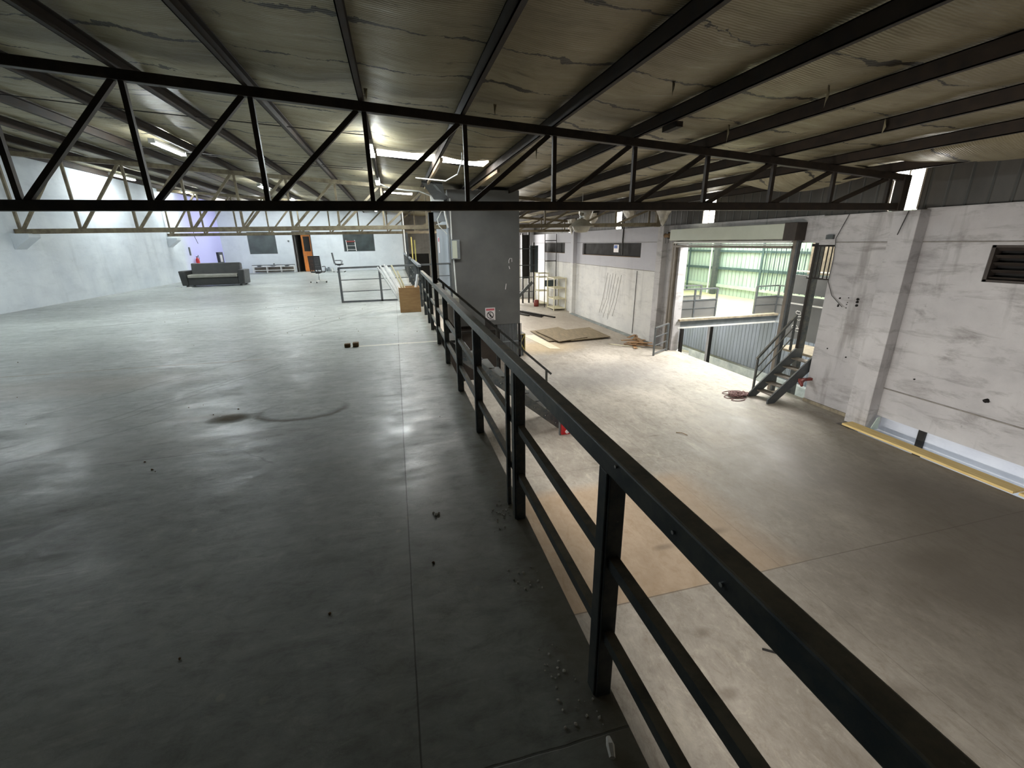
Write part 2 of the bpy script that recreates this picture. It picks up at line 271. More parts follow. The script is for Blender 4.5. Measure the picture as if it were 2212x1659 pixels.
# ------------------------------------------------------------------ mesh helpers
class MB:
    def __init__(s): s.v = []; s.f = []
    def add(s, vs, fs):
        b = len(s.v); s.v += [tuple(v) for v in vs]; s.f += [tuple(b + i for i in f) for f in fs]; return s
    def box(s, x0, x1, y0, y1, z0, z1):
        return s.add([(x0, y0, z0), (x1, y0, z0), (x1, y1, z0), (x0, y1, z0), (x0, y0, z1), (x1, y0, z1), (x1, y1, z1), (x0, y1, z1)],
                     [(0, 3, 2, 1), (4, 5, 6, 7), (0, 1, 5, 4), (1, 2, 6, 5), (2, 3, 7, 6), (3, 0, 4, 7)])
    def bar(s, p, q, w, h=None, up=(0, 0, 1)):      # rectangular section bar from p to q
        h = w if h is None else h; p = Vector(p); q = Vector(q); d = (q - p).normalized(); up = Vector(up)
        if abs(d.dot(up)) > .98: up = Vector((0, 1, 0))
        a = d.cross(up).normalized() * w / 2; b = a.cross(d).normalized() * h / 2
        vs = [c + i * a + j * b for c in (p, q) for i, j in ((-1, -1), (1, -1), (1, 1), (-1, 1))]
        return s.add(vs, [(0, 1, 2, 3), (7, 6, 5, 4), (0, 4, 5, 1), (1, 5, 6, 2), (2, 6, 7, 3), (3, 7, 4, 0)])
    def tube(s, pts, r, n=8, cap=True):
        pts = [Vector(p) for p in pts]; rs = r if isinstance(r, (list, tuple)) else [r] * len(pts); ring = []; pa = None
        for i, p in enumerate(pts):
            d = (pts[min(i + 1, len(pts) - 1)] - pts[max(i - 1, 0)]).normalized()
            if pa is None:
                u = Vector((0, 0, 1)) if abs(d.z) < .9 else Vector((1, 0, 0)); pa = d.cross(u).normalized()
            else:
                pa = (pa - d * pa.dot(d)); pa = pa.normalized() if pa.length > 1e-6 else d.orthogonal().normalized()
            b = d.cross(pa); ring.append([p + rs[i] * (math.cos(2 * PI * k / n) * pa + math.sin(2 * PI * k / n) * b) for k in range(n)])
        fs = [(i * n + k, i * n + (k + 1) % n, (i + 1) * n + (k + 1) % n, (i + 1) * n + k) for i in range(len(pts) - 1) for k in range(n)]
        if cap: fs += [tuple(range(n))[::-1], tuple((len(pts) - 1) * n + k for k in range(n))]
        return s.add([v for r_ in ring for v in r_], fs)
    def lathe(s, c, prof, n=20):
        vs = [(c[0] + r * math.cos(2 * PI * k / n), c[1] + r * math.sin(2 * PI * k / n), c[2] + z) for r, z in prof for k in range(n)]
        return s.add(vs, [(i * n + k, i * n + (k + 1) % n, (i + 1) * n + (k + 1) % n, (i + 1) * n + k) for i in range(len(prof) - 1) for k in range(n)])
    def prism(s, poly, off):                          # extrude polygon (3D points) by an offset vector
        n = len(poly); off = Vector(off); vs = [Vector(p) for p in poly] + [Vector(p) + off for p in poly]
        return s.add(vs, [tuple(range(n))[::-1], tuple(range(n, 2 * n))] + [(i, (i + 1) % n, n + (i + 1) % n, n + i) for i in range(n)])
    def blobs(s, spots, seed=0):
        rr = random.Random(seed)
        for (x, y, z, r) in spots:
            vs = []; 
            for a in range(5):
                th = PI * a / 4
                for k in range(6):
                    q = r * rr.uniform(.7, 1.2); vs.append((x + q * math.sin(th) * math.cos(k * PI / 3), y + q * math.sin(th) * math.sin(k * PI / 3), z + q * .8 * math.cos(th)))
            s.add(vs, [(i * 6 + k, i * 6 + (k + 1) % 6, (i + 1) * 6 + (k + 1) % 6, (i + 1) * 6 + k) for i in range(4) for k in range(6)])
        return s
def world_of(p):
    return p.matrix_basis.translation if p.parent is None else world_of(p.parent) + p.matrix_basis.translation
def obj(name, mb, mat, parent=None, bevel=0, smooth=False, base=None, local=False, label=None, subsurf=0):
    """link one mesh; vertices are given in world space and moved to the thing's own base"""
    me = bpy.data.meshes.new(name); off = Vector((0, 0, 0))
    if parent is not None: off = Vector((0, 0, 0)) if local else world_of(parent)
    elif base is not None: off = Vector(base)
    me.from_pydata([tuple(Vector(v) - off) for v in mb.v], [], mb.f); me.update()
    me.materials.append(M[mat] if isinstance(mat, str) else mat)
    import bmesh
    b = bmesh.new(); b.from_mesh(me); bmesh.ops.recalc_face_normals(b, faces=b.faces); b.to_mesh(me); b.free()
    if smooth: 
        for p in me.polygons: p.use_smooth = True
    o = bpy.data.objects.new(name, me); COL.objects.link(o)
    if parent is not None: o.parent = parent
    elif base is not None: o.location = off
    if bevel: m = o.modifiers.new('bevel', 'BEVEL'); m.width = bevel; m.segments = 2; m.limit_method = 'ANGLE'
    if subsurf: m = o.modifiers.new('sub', 'SUBSURF'); m.levels = m.render_levels = subsurf
    if label: o['label'] = label
    return o
def tag(o, label, cat, group=None):
    o['label'] = label; o['category'] = cat
    if group: o['group'] = group
    return o
def thing(name, label, cat, loc=(0, 0, 0), rz=0, group=None):
    o = bpy.data.objects.new(name, None); o.empty_display_size = .1; COL.objects.link(o); o.location = loc; o.rotation_euler = (0, 0, rz)
    return tag(o, label, cat, group)
def struct(name, mb, mat, parent=None, base=None, **k):
    o = obj(name, mb, mat, parent, base=base, **k)
    if parent is None: o['kind'] = 'structure'
    return o
def bx(*a): return MB().box(*a)

# ================================================================== THE SHELL
ROOF = lambda x: 3.60 - .068 * x           # underside of the insulation
TOPC = lambda x: 3.38 - .068 * x           # truss top chord centre line
XL, XR, YB, YF = -10.1, 10.2, 31.2, -5.0
struct('floor', bx(XL, .64, YF, YB, -.22, 0), 'floor_up')
struct('floor', bx(.3, 9.6, YF, 33.2, -2.7, -2.5).box(9.6, 10.34, 7.15, 33.2, -2.7, -2.5), 'floor_low')
struct('wall_under_mezzanine', bx(.28, .42, YF, 33, -2.5, -.22), 'wall_dim')
struct('trim_1', bx(.44, .63, YF, YB, -.38, -.222), 'rail')
# left wall, with faint butted sections and corbels under the trusses
struct('wall_left', bx(XL - .3, XL, YF, YB + .3, -.2, 4.55), 'wall_left')
struct('wall_front', bx(XL, XR + 3, YF - .3, YF, -5, 4.6), 'wall_dim')
# back wall of the upper floor with two office windows and a door opening
wb = MB()
for (x0, x1, z0, z1) in ((XL, -8.64, 0, 3.95), (-8.64, -7.07, 0, 1.14), (-8.64, -7.07, 2.44, 3.95), (-7.07, -6.05, 0, 3.95), (-6.05, -5.08, 2.42, 3.95), (-5.08, -3.12, 0, 3.95), (-3.12, -1.2, 0, 1.2), (-3.12, -1.2, 2.44, 3.95), (-1.2, .62, 0, 3.95)):
    wb.box(x0, x1, YB, YB + .18, z0, z1)
struct('wall_back', wb, 'wall_back')
def office_window(n, x0, x1, z0, z1):
    f = MB().box(x0, x1, YB + .03, YB + .09, z0, z0 + .03).box(x0, x1, YB + .03, YB + .09, z1 - .03, z1).box(x0, x0 + .03, YB + .03, YB + .09, z0, z1).box(x1 - .03, x1, YB + .03, YB + .09, z0, z1)
    o = struct('window_%d' % n, f, 'steel_grey', base=((x0 + x1) / 2, YB, z0))
    obj('pane', bx(x0 + .03, x1 - .03, YB + .05, YB + .065, z0 + .03, z1 - .03), 'dark_glass', o)
office_window(1, -8.64, -7.07, 1.14, 2.44); office_window(2, -3.12, -1.2, 1.2, 2.44)
# recess behind the door and its orange door leaf
struct('wall_recess', MB().box(-6.15, -6.05, YB + .18, YB + 2.2, 0, 2.6).box(-5.08, -4.98, YB + .18, YB + 2.2, 0, 2.6).box(-6.15, -4.98, YB + 2.2, YB + 2.3, 0, 2.6).box(-6.15, -4.98, YB + .18, YB + 2.3, -.1, 0).box(-6.15, -4.98, YB + .18, YB + 2.3, 2.5, 2.6), 'wall_dim')
d = MB(); y0 = YB + .3
for (x0, x1, z0, z1) in ((-5.66, -5.56, 0, 2.3), (-5.18, -5.09, 0, 2.3), (-5.56, -5.18, 0, 1.25), (-5.56, -5.18, 2.15, 2.3)): d.box(x0, x1, y0, y0 + .045, z0 + .01, z1)
dr = struct('door_1', d, 'orange_wood', base=(-5.38, y0, 0)); dr['label'] = 'orange varnished wooden door with dark upper pane in the back wall'
obj('pane', bx(-5.56, -5.18, y0 + .015, y0 + .03, 1.26, 2.15), 'black_void', dr); obj('handle', MB().tube([(-5.6, y0 - .05, 1.02), (-5.5, y0 - .05, 1.02)], .012).tube([(-5.6, y0, 1.02), (-5.6, y0 - .05, 1.02)], .01), 'chrome', dr)
struct('trim_2', MB().box(-6.1, -6.05, YB - .02, YB + .2, 0, 2.42).box(-5.08, -5.03, YB - .02, YB + .2, 0, 2.42).box(-6.1, -5.03, YB - .02, YB + .2, 2.42, 2.47), 'brown_panel')
# far end of the lower hall
struct('wall_far', MB().box(.62, 1.0, 33, 33.3, -2.5, 3.9).box(1.0, 2.4, 33, 33.3, .95, 3.9).box(2.4, 9.0, 33, 33.3, -2.5, 3.9), 'wall_dim')
struct('wall_far_white', bx(9.0, XR + .2, 33, 33.3, -2.5, 3.3), 'wall_right_far')
struct('door_2', bx(1.0, 2.4, 33.08, 33.14, -2.5, .95), 'black_void')
struct('wall_mezzanine_end', bx(.62, .76, YB, 33.02, -2.5, 3.6), 'wall_dim')
# right-hand wall in bays, with its openings
def rw(name, rects, mat, x0=XR, x1=XR + .3):
    m = MB()
    for (a, b, c, d_) in rects: m.box(x0, x1, a, b, c, d_)
    return struct(name, m, mat)
TOPW = 2.14
rw('wall_right_near', [(YF, 3.2, -2.2, TOPW), (3.2, 5.62, 1.45, TOPW), (3.2, 5.62, -2.2, .82), (5.62, 6.8, -2.2, TOPW)], 'wall_right')
rw('wall_right_middle', [(6.8, 8.56, -2.5, TOPW - .02), (8.56, 9.0, 1.45, TOPW - .02), (9.0, 14.95, 1.5, TOPW), (14.95, 15.7, -2.5, TOPW)], 'wall_right')
rw('wall_right_far', [(15.7, 17.35, -2.5, TOPW), (17.35, 23.55, -2.5, .93), (17.35, 23.55, 1.52, TOPW), (23.55, 26.25, -2.5, TOPW), (26.25, 30.2, -2.5, .95), (26.25, 30.2, 1.58, TOPW), (30.2, 33, -2.5, TOPW)], 'wall_right_far')
struct('window_3', bx(XR + .22, XR + .28, 3.2, 5.62, .82, 1.45), 'black_void')
struct('window_4', bx(XR + .10, XR + .28, 17.35, 23.55, .93, 1.52), 'black_void'); struct('window_5', bx(XR + .10, XR + .28, 26.25, 30.2, .95, 1.58), 'black_void')
lou = thing('window_louvre', 'black slatted louvre set in the small window of the near right wall', 'louvre', (XR + .1, 4.4, .82))
for k in range(5): obj('slat', MB().bar((XR + .1, 3.22, .88 + k * .125), (XR + .1, 5.6, .88 + k * .125), .09, .012, (.6, 0, 1)), 'brown_panel', lou)
fr = MB().box(XR + .02, XR + .2, 3.2, 3.25, .82, 1.45).box(XR + .02, XR + .2, 5.57, 5.62, .82, 1.45).box(XR + .02, XR + .2, 3.2, 5.62, .82, .86).box(XR + .02, XR + .2, 3.2, 5.62, 1.41, 1.45); obj('frame', fr, 'brown_panel', lou)
# blockwork seen as brick-red edge under the long windows
struct('trim_3', MB().box(XR - .005, XR + .2, 17.35, 23.55, .918, .94).box(XR - .005, XR + .2, 26.25, 30.2, .938, .958), 'rust_debris')
# pilasters that carry the trusses
struct('trim_4', bx(9.92, XR, 6.72, 7.2, -2.5, 2.1), 'wall_right', bevel=.01)
struct('trim_5', bx(9.97, XR, 15.42, 15.8, -2.5, 2.14), 'wall_right', bevel=.01)
struct('trim_6', bx(9.97, XR, 24.35, 24.75, -2.5, 2.14), 'wall_right_far', bevel=.01)
# ring-beam lines
struct('trim_7', MB().box(XR - .012, XR, YF, 8.56, 1.50, 1.52).box(XR - .012, XR, 15.8, 33, 1.54, 1.56), 'scratch')
struct('trim_8', MB().box(XR - .012, XR, 15.8, 33, .40, .42).box(XR - .014, XR, YF, 6.72, -1.57, -1.545), 'scratch')
struct('trim_9', bx(9.86, 10.04, 15.9, 24.3, -2.5, -2.44), 'concrete')
struct('trim_10', bx(XR - .03, XR, 7.2, 8.56, -2.5, -2.42), 'concrete_raw')
# lit basement wall under the near right wall
struct('wall_basement', bx(10.62, 10.8, YF, 7.1, -5, -2.18), 'wall_basement'); struct('wall_basement_side', bx(9.6, 10.8, 6.95, 7.15, -5, -2.7), 'wall_basement')
struct('floor_basement', bx(9.4, 10.8, YF, 7.1, -5.1, -5), 'concrete')
struct('wall_basement_inner', bx(9.45, 9.58, YF, 7.15, -5, -2.7), 'concrete')
struct('trim_11', bx(XR + .3, 10.64, YF, 7.1, -2.24, -2.16), 'wall_right')
# cladding between wall head and roof, with frosted openings
cl = MB(); last = YF
OPEN = [(7.05, 7.62), (13.05, 13.65), (19.35, 19.9), (25.4, 25.95)]
for a, b in OPEN: cl.box(XR + .1, XR + .14, last, a, TOPW - .06, 3.0); last = b
cl.box(XR + .1, XR + .14, last, 33.2, TOPW - .06, 3.0)
struct('wall_right_cladding', cl, 'sheet_grey')
for i, (a, b) in enumerate(OPEN):
    f = MB().box(XR + .08, XR + .16, (a + b) / 2 - .012, (a + b) / 2 + .012, TOPW, 2.9).box(XR + .08, XR + .16, a - .02, a + .012, TOPW, 2.9).box(XR + .08, XR + .16, b - .012, b + .02, TOPW, 2.9)
    o = struct('window_%d' % (6 + i), f, 'taupe', base=(XR + .1, (a + b) / 2, TOPW)); obj('pane', bx(XR + .115, XR + .125, a, b, TOPW, 3.0), 'daywin', o)
# ceiling: sagging insulation between the purlins, with two roof lights and an added one cut out
PX = [-10 + 0.0] if False else [round(-.26 + 1.39 * k, 3) for k in range(-7, 8)]
SKY = [(-.2, 2.4, 11.25, 11.98), (-.2, .95, 19.5, 20.1), (2.75, 5.0, 18.6, 22.8)]  # last one is added unseen behind the tower to brighten the lower hall
ys = [YF - .2 + i * (33.4 - YF + .2) / 110 for i in range(111)]
for a in SKY: ys += [a[2], a[3]]
ys = sorted(set(ys)); xs = []
for i in range(len(PX) - 1):
    for k in range(6): xs.append(PX[i] + (PX[i + 1] - PX[i]) * k / 6)
xs = [XL - .3] + [x for x in xs if x > XL] + [PX[-1], XR + .3]
for a in SKY: xs += [a[0], a[1]]
xs = sorted(set(xs))
def zc(x, y):
    u = ((x + .26) / 1.39) % 1.0
    s = -.045 * math.sin(PI * u) ** 2 * (1 + .5 * math.sin(y * 2.1 + x)) - .012 * math.sin(y * 5.3 + x * 3)
    return ROOF(x) + .03 + s
cm = MB(); idx = {}
for i, x in enumerate(xs):
    for j, y in enumerate(ys): idx[i, j] = len(cm.v); cm.v.append((x, y, zc(x, y)))
for i in range(len(xs) - 1):
    for j in range(len(ys) - 1):
        cx, cy = (xs[i] + xs[i + 1]) / 2, (ys[j] + ys[j + 1]) / 2
        if any(a[0] < cx < a[1] and a[2] < cy < a[3] for a in SKY): continue
        cm.f.append((idx[i, j], idx[i + 1, j], idx[i + 1, j + 1], idx[i, j + 1]))
struct('ceiling', cm, 'ceiling', smooth=True)
rf = MB(); e = .25
for (x0, x1, y0, y1) in ((XL - .3, -.2, YF - .3, 33.4), (2.4, 2.75, YF - .3, 33.4), (5.0, XR + .4, YF - .3, 33.4), (2.75, 5.0, YF - .3, 18.6), (2.75, 5.0, 22.8, 33.4), (-.2, 2.4, YF - .3, 11.25), (-.2, 2.4, 11.98, 19.5), (.95, 2.4, 19.5, 20.1), (-.2, 2.4, 20.1, 33.4)):
    rf.add([(x0, y0, ROOF(x0) + e), (x1, y0, ROOF(x1) + e), (x1, y1, ROOF(x1) + e), (x0, y1, ROOF(x0) + e)], [(0, 1, 2, 3)])
struct('roof_sheet', rf, 'sheet_grey')
for i, a in enumerate(SKY):
    o = struct('window_%d' % (10 + i), MB().box(a[0], a[1], a[2] - .02, a[2] + .02, ROOF(a[0]) + .05, ROOF(a[0]) + .2).box(a[0], a[1], a[3] - .02, a[3] + .02, ROOF(a[0]) + .05, ROOF(a[0]) + .2).box(a[0] - .02, a[0] + .02, a[2], a[3], ROOF(a[0]), ROOF(a[0]) + .2).box(a[1] - .02, a[1] + .02, a[2], a[3], ROOF(a[1]), ROOF(a[1]) + .2), 'truss_lit', base=((a[0] + a[1]) / 2, a[2], ROOF(a[0])))
    obj('pane', MB().add([(a[0], a[2], ROOF(a[0]) + .015), (a[1], a[2], ROOF(a[1]) + .015), (a[1], a[3], ROOF(a[1]) + .015), (a[0], a[3], ROOF(a[0]) + .015)], [(0, 1, 2, 3)]), 'skylight', o)
# ================================================================== ROOF STEEL
def ordn(n): return ['first', 'second', 'third', 'fourth', 'fifth', 'sixth', 'seventh', 'eighth', 'ninth', 'tenth', 'eleventh', 'twelfth', 'thirteenth', 'fourteenth', 'fifteenth'][n]
for i, x in enumerate(PX):
    zb = TOPC(x) + .055; m = MB()
    m.box(x - .03, x - .018, YF, 31.3, zb, zb + .17).box(x - .03, x + .035, YF, 31.3, zb, zb + .012).box(x - .03, x + .035, YF, 31.3, zb + .158, zb + .17).box(x + .023, x + .035, YF, 31.3, zb + .012, zb + .03)
    o = obj('roof_purlin', m, 'purlin', base=(x, 10, zb))
    tag(o, 'brown steel roof purlin running front to back, %s counted from the left wall' % ordn(i), 'purlin', 'roof purlins')
# short timber packers near the roof light and boxes under a purlin
for (p, q, lab) in (((1.14, 10.2, ROOF(1.14) - .23), (1.14, 15.3, ROOF(1.14) - .23), 'pale timber batten under the purlin just left of the lift tower top'), ((2.53, 10.9, ROOF(2.5) - .23), (2.53, 14.6, ROOF(2.5) - .23), 'pale timber batten under the purlin above the lift tower')):
    tag(obj('timber_batten', MB().bar(p, q, .06, .07), 'purlin_wood', base=p), lab, 'batten')
tag(obj('timber_block', MB().bar((3.98, 6.35, TOPC(3.95) + .02), (3.98, 6.0, TOPC(3.95) + .02), .1, .07), 'purlin', base=(3.98, 6.2, 3.1)), 'brown block fixed under a roof purlin beside the nearest truss', 'block')
def truss(y, zl, zr, x0, x1, mat, lab, nodes):
    t = thing('roof_truss', lab, 'truss', ((x0 + x1) / 2, y, zl)); zb = lambda x: zl + (zr - zl) * (x + 5) / 15
    obj('bottom_chord', MB().bar((x0, y, zb(x0)), (x1, y, zb(x1)), .12, .13), mat, t, bevel=.008)
    obj('top_chord', MB().bar((x0, y, TOPC(x0)), (x1, y, TOPC(x1)), .11, .12), mat, t, bevel=.008)
    for i, x in enumerate(nodes):
        if x0 < x < x1 - .1: obj('vertical_strut', MB().bar((x + .03, y, zb(x) + .05), (x + .03, y, TOPC(x) - .04), .062, .062), mat, t)
    for a, b in zip(nodes[:-1], nodes[1:]):
        if a >= x0 - .9 and b <= x1 + .3:
            q = Vector((b - .06, y, TOPC(b) - .05)); p = Vector((a + .10, y, zb(a) + .05))
            if p.x < x0: p = Vector((x0, y, p.z + (q.z - p.z) * (x0 - p.x) / (q.x - p.x)))
            obj('diagonal_brace', MB().bar(p, q, .066, .066, (0, 1, 0)), mat, t)
    obj('end_plate', MB().box(x1 - .16, x1, y - .09, y + .09, zb(x1) - .08, TOPC(x1) + .05), mat, t)
    return t
t1 = truss(7.12, 2.115, 2.185, XL, 9.93, 'truss', 'dark brown lattice roof truss nearest the camera, spanning the whole width', PX)
t2 = truss(15.75, 2.105, 2.19, XL + .02, 9.96, 'truss_lit', 'lit brown lattice roof truss behind the near one, passing beside the lift tower', PX)
t3 = truss(24.6, 2.17, 2.22, XL + .02, 9.96, 'truss_lit', 'lit brown lattice roof truss farthest back, above the sofa', PX)
for y, s in ((15.75, 'middle'), (24.6, 'farthest')):
    c = MB().prism([(XL, y - .22, 2.02), (XL + .42, y - .22, 2.02), (XL + .42, y - .22, 1.92), (XL, y - .22, 1.6)], (0, .44, 0))
    struct('trim_%d' % (12 if y < 20 else 13), c, 'wall_left', bevel=.01)
# sag wires running across under the insulation
for i, (y, x0, x1) in enumerate(((9.3, -7.5, -.35), (13.2, -6, -.6), (13.5, -5.2, -.5))):
    z = lambda x: ROOF(x) - .12
    tag(obj('tie_rod', MB().tube([(x0, y, z(x0)), ((x0 + x1) / 2, y, z((x0 + x1) / 2) - .03), (x1, y, z(x1))], .008, 6), 'cable', base=(x0, y, 3.8)),
        ['thin dark tie rod across the purlins just behind the near truss', 'upper of two thin dark rods crossing left of the roof light', 'lower of two thin dark rods crossing left of the roof light'][i], 'rod')
tp = thing('truss_post', 'black square post rising from the guard railing to the near truss', 'post', (.6, 7.25, 1.0))
obj('shaft', MB().box(.568, .635, 7.2, 7.27, 1.0, 2.06), 'post_dark', tp); obj('edge_strip', MB().box(.556, .568, 7.2, 7.27, 1.0, 2.06), 'steel_lgrey', tp)
# lit fluorescent fittings; the three by the back wall are added to brighten it
LAB = ['large lit fluorescent batten at the upper left, nearest the camera on that side', 'lit fluorescent batten close to the left wall, nearest of those along that wall', 'small lit fluorescent batten close to the left wall, far end', 'small lit fluorescent batten right of the wall lights, middle distance',
       'farthest small lit fluorescent batten left of the centre', 'bright lit fluorescent batten left of the roof light', 'small lit fluorescent batten behind the roof light beside the lift tower', 'added lit fluorescent batten by the back wall, above the left office window', 'added lit fluorescent batten by the back wall, above the right office window', 'added lit fluorescent batten nearest the right end of the back wall', 'lit fluorescent batten far left, between the near truss and the left wall']
for k, (x, a, b) in enumerate(((-4.68, 11.7, 13.2), (-9.15, 19.25, 20.7), (-9.0, 24.3, 25.6), (-4.55, 18.95, 20.3), (-4.5, 23.9, 25.2), (-.27, 9.4, 10.8), (-.3, 14.4, 15.5), (-7.2, 28.2, 29.7), (-3.0, 28.2, 29.7), (-.8, 26.5, 28.0), (-7.85, 9.9, 11.3))):
    z = ROOF(x) - .20; t = thing('fluorescent_light', LAB[k], 'ceiling light', (x, (a + b) / 2, z), group='lit fluorescent battens')
    obj('housing', bx(x - .05, x + .05, a, b, z, z + .05), 'white', t)
    obj('tube', MB().tube([(x - .035, a + .03, z - .02), (x - .035, b - .03, z - .02)], .018, 10), 'tube_on', t, smooth=True)
    obj('tube', MB().tube([(x + .035, a + .03, z - .02), (x + .035, b - .03, z - .02)], .018, 10), 'tube_on', t, smooth=True)
    for e0 in (a - .01, b - .03): obj('end_cap', bx(x - .06, x + .06, e0, e0 + .04, z - .04, z + .05), 'white', t)
# ================================================================== MAIN GUARD RAILING
gr = thing('guard_railing', 'long charcoal steel guard railing along the mezzanine edge in the foreground', 'railing', (.6, 4.0, 0))
obj('top_rail', bx(.563, .622, -1.6, 10.9, .93, 1.0), 'rail', gr, bevel=.006)
POSTS = [-.35, 1.05, 2.17, 3.48, 4.66, 5.91, 7.18, 8.5, 9.3, 10.45]
for y in POSTS:
    obj('post', MB().box(.572, .630, y, y + .075, 0, .93).box(.565, .572, y + .01, y + .065, 0, .93), 'rail', gr, bevel=.004)
obj('post', bx(.562, .585, 2.34, 2.375, 0, .93), 'rail', gr, bevel=.003, label='slim flat post next to the second square post')
obj('mid_rail', MB().bar((.602, -1.6, .60), (.602, 10.9, .60), .035, .042), 'rail', gr); obj('mid_rail', MB().bar((.602, -1.6, .29), (.602, 10.9, .29), .035, .042), 'rail', gr)
obj('bolt', MB().tube([(.557, 1.0, .985), (.564, 1.0, .985)], .005).tube([(.557, .72, .965), (.564, .72, .965)], .005).tube([(.557, .56, .96), (.564, .56, .96)], .005), 'chrome', gr)
g2 = thing('guard_railing', 'pale lit steel guard railing farther along the edge, beyond the wooden box', 'railing', (.6, 20, 0))
obj('top_rail', bx(.56, .64, 11.9, 17.0, 1.03, 1.09), 'steel_lgrey', g2)
obj('top_rail', bx(.56, .64, 17.8, 30.3, 1.03, 1.09), 'steel_lgrey', g2)
for y in (11.95, 13.2, 14.5, 15.8, 16.9, 17.9, 19.2, 20.5, 21.8, 23.1, 24.4, 25.7, 27, 28.3, 29.6): obj('post', bx(.57, .63, y, y + .07, 0, 1.03), 'rail', g2)
for z in (.35, .68): obj('mid_rail', MB().bar((.6, 11.95, z), (.6, 16.95, z), .03, .03).bar((.6, 17.9, z), (.6, 30, z), .03, .03), 'rail', g2)
for y, z1, lab in ((20.6, 1.9, 'pale yellow upright stick standing by the far railing, left'), (17.6, 1.75, 'pale yellow upright stick behind the wooden box at the railing')):
    tag(obj('timber_stick', MB().bar((.78, y, -.2), (.78, y, z1), .05, .05), 'yellow', base=(.78, y, -.2)), lab, 'stick')
struct('floor_landing', bx(.64, 1.83, 13.7, 19.5, -.2, -.02), 'floor_up')
tag(obj('steel_column', bx(.52, .62, 20.0, 20.1, 0, 2.08), 'steel_grey', base=(.57, 20.05, 0)), 'grey steel column under the truss beyond the far railing', 'column')
tag(obj('conduit_pipe', MB().tube([(.5, 21, 3.2), (.5, 21, 1.3), (.54, 20.9, 1.15)], .022, 8), 'conduit', base=(.5, 21, 1.2)), 'thin white vertical pipe in front of the far right corner', 'pipe')
# loose gate frame leaning across the walkway
gt = thing('gate_frame', 'grey steel gate frame standing on the floor left of the wooden box', 'gate', (-.5, 13.6, 0))
obj('frame', MB().bar((-1.57, 13.6, .025), (.45, 13.6, .025), .05, .05).bar((-1.6, 13.6, .975), (1.62, 13.6, 1.03), .05, .05), 'steel_grey', gt)
for x, zt in ((-1.58, .97), (-.47, .99), (.55, 1.0), (1.6, 1.03)): obj('post', MB().bar((x, 13.6, 0.0), (x, 13.6, zt), .06, .05), 'steel_grey', gt)
for z in (.33, .66): obj('cross_bar', MB().bar((-1.57, 13.6, z - .02), (1.6, 13.6, z + .02), .022, .022), 'steel_grey', gt)
# wooden box of spent lamp tubes
bo = thing('wooden_box', 'orange brown plywood box full of white lamp tubes at the railing', 'box', (.3, 11.25, 0))
b = MB(); x0, x1, y0_, y1_ = .02, .52, 11.02, 11.5
b.box(x0, x1, y0_, y0_ + .015, 0, .60).box(x0, x1, y1_ - .015, y1_, 0, .60).box(x0, x0 + .015, y0_ + .015, y1_ - .015, 0, .60).box(x1 - .015, x1, y0_ + .015, y1_ - .015, 0, .60).box(x0 + .015, x1 - .015, y0_ + .015, y1_ - .015, 0, .02)
obj('panel', b, 'ply', bo, bevel=.003)
rt = random.Random(4)
TL = ['long white lamp tube leaning far left out of the wooden box', 'white lamp tube second from the left in the wooden box', 'white lamp tube third from the left in the wooden box', 'white lamp tube fourth from the left in the wooden box', 'white lamp tube leaning left near the middle of the box', 'short white lamp tube near the middle of the box', 'thin cream lamp tube leaning left in the middle of the box', 'upright-leaning cream lamp tube at the box centre', 'short thick white tube leaning right in the box', 'second thick white tube leaning right in the box', 'shortest white tube stub at the box right side']
TT = [(-.42, 1.10), (-.36, 1.13), (-.31, 1.08), (-.27, 1.15), (-.22, 1.12), (-.16, 1.05), (-.10, 1.12), (.03, .98), (.56, .90), (.53, .80), (.47, .72)]
for i, (tx, tz) in enumerate(TT):
    bxp = .12 + .03 * i if i < 8 else .36 - .02 * (i - 8); yy = 11.05 + .046 * i if i < 8 else 11.1 + .09 * (i - 8)
    p = Vector((bxp + .0, yy, .10)); q = Vector((tx, yy + rt.uniform(-.005, .005), tz))
    q2 = q if i < 8 else Vector((min(tx, .5), yy, tz))
    tag(obj('lamp_tube', MB().tube([p, q2], .021 if i < 8 else .028, 8), 'tube_white' if i not in (6, 7) else 'cream_shelf', base=p), TL[i], 'lamp tube', 'spent lamp tubes in the box')
# ================================================================== SOFA, CHAIRS, BENCH ON THE UPPER FLOOR
so = thing('sofa', 'charcoal leatherette three-seat sofa near the left wall', 'sofa', (-7.55, 21.9, 0), .03)
L = dict(local=True)
obj('base', bx(-.95, .95, -.42, .40, .06, .36), 'sofa', so, bevel=.03, **L)
obj('seat_cushion', bx(-.93, .93, -.46, .18, .361, .50), 'sofa_seat', so, bevel=.04, **L, label='paler grey seat cushion')
obj('backrest', MB().prism([(-.95, .12, .44), (-.95, .42, .30), (-.95, .46, .92), (-.95, .26, .95)], (1.9, 0, 0)), 'sofa', so, bevel=.04, **L)
for s in (-1, 1): obj('armrest', MB().prism([(s * .94, -.47, .06), (s * 1.17, -.47, .06), (s * 1.22, -.47, .66), (s * .96, -.47, .66)], (0, .9, 0)), 'sofa', so, bevel=.035, **L)
for x in (-1.0, 1.0):
    for y in (-.38, .34): obj('foot', bx(x - .04, x + .04, y - .04, y + .04, 0, .06), 'black_plastic', so, **L)
fe = thing('cardboard_scraps', 'white scraps lying under the left end of the sofa', 'scraps', (-8.6, 21.3, 0)); obj('scrap', MB().box(-8.9, -8.7, 21.2, 21.3, 0, .02).box(-8.5, -8.3, 21.15, 21.22, 0, .03), 'white', fe)
def mesh_back(w, h, n):
    m = MB()
    for k in range(n): z = .0 + h * (k + .5) / n; m.box(-w / 2 + .02, w / 2 - .02, -.012, .012, z - h / n * .36, z + h / n * .36)
    return m
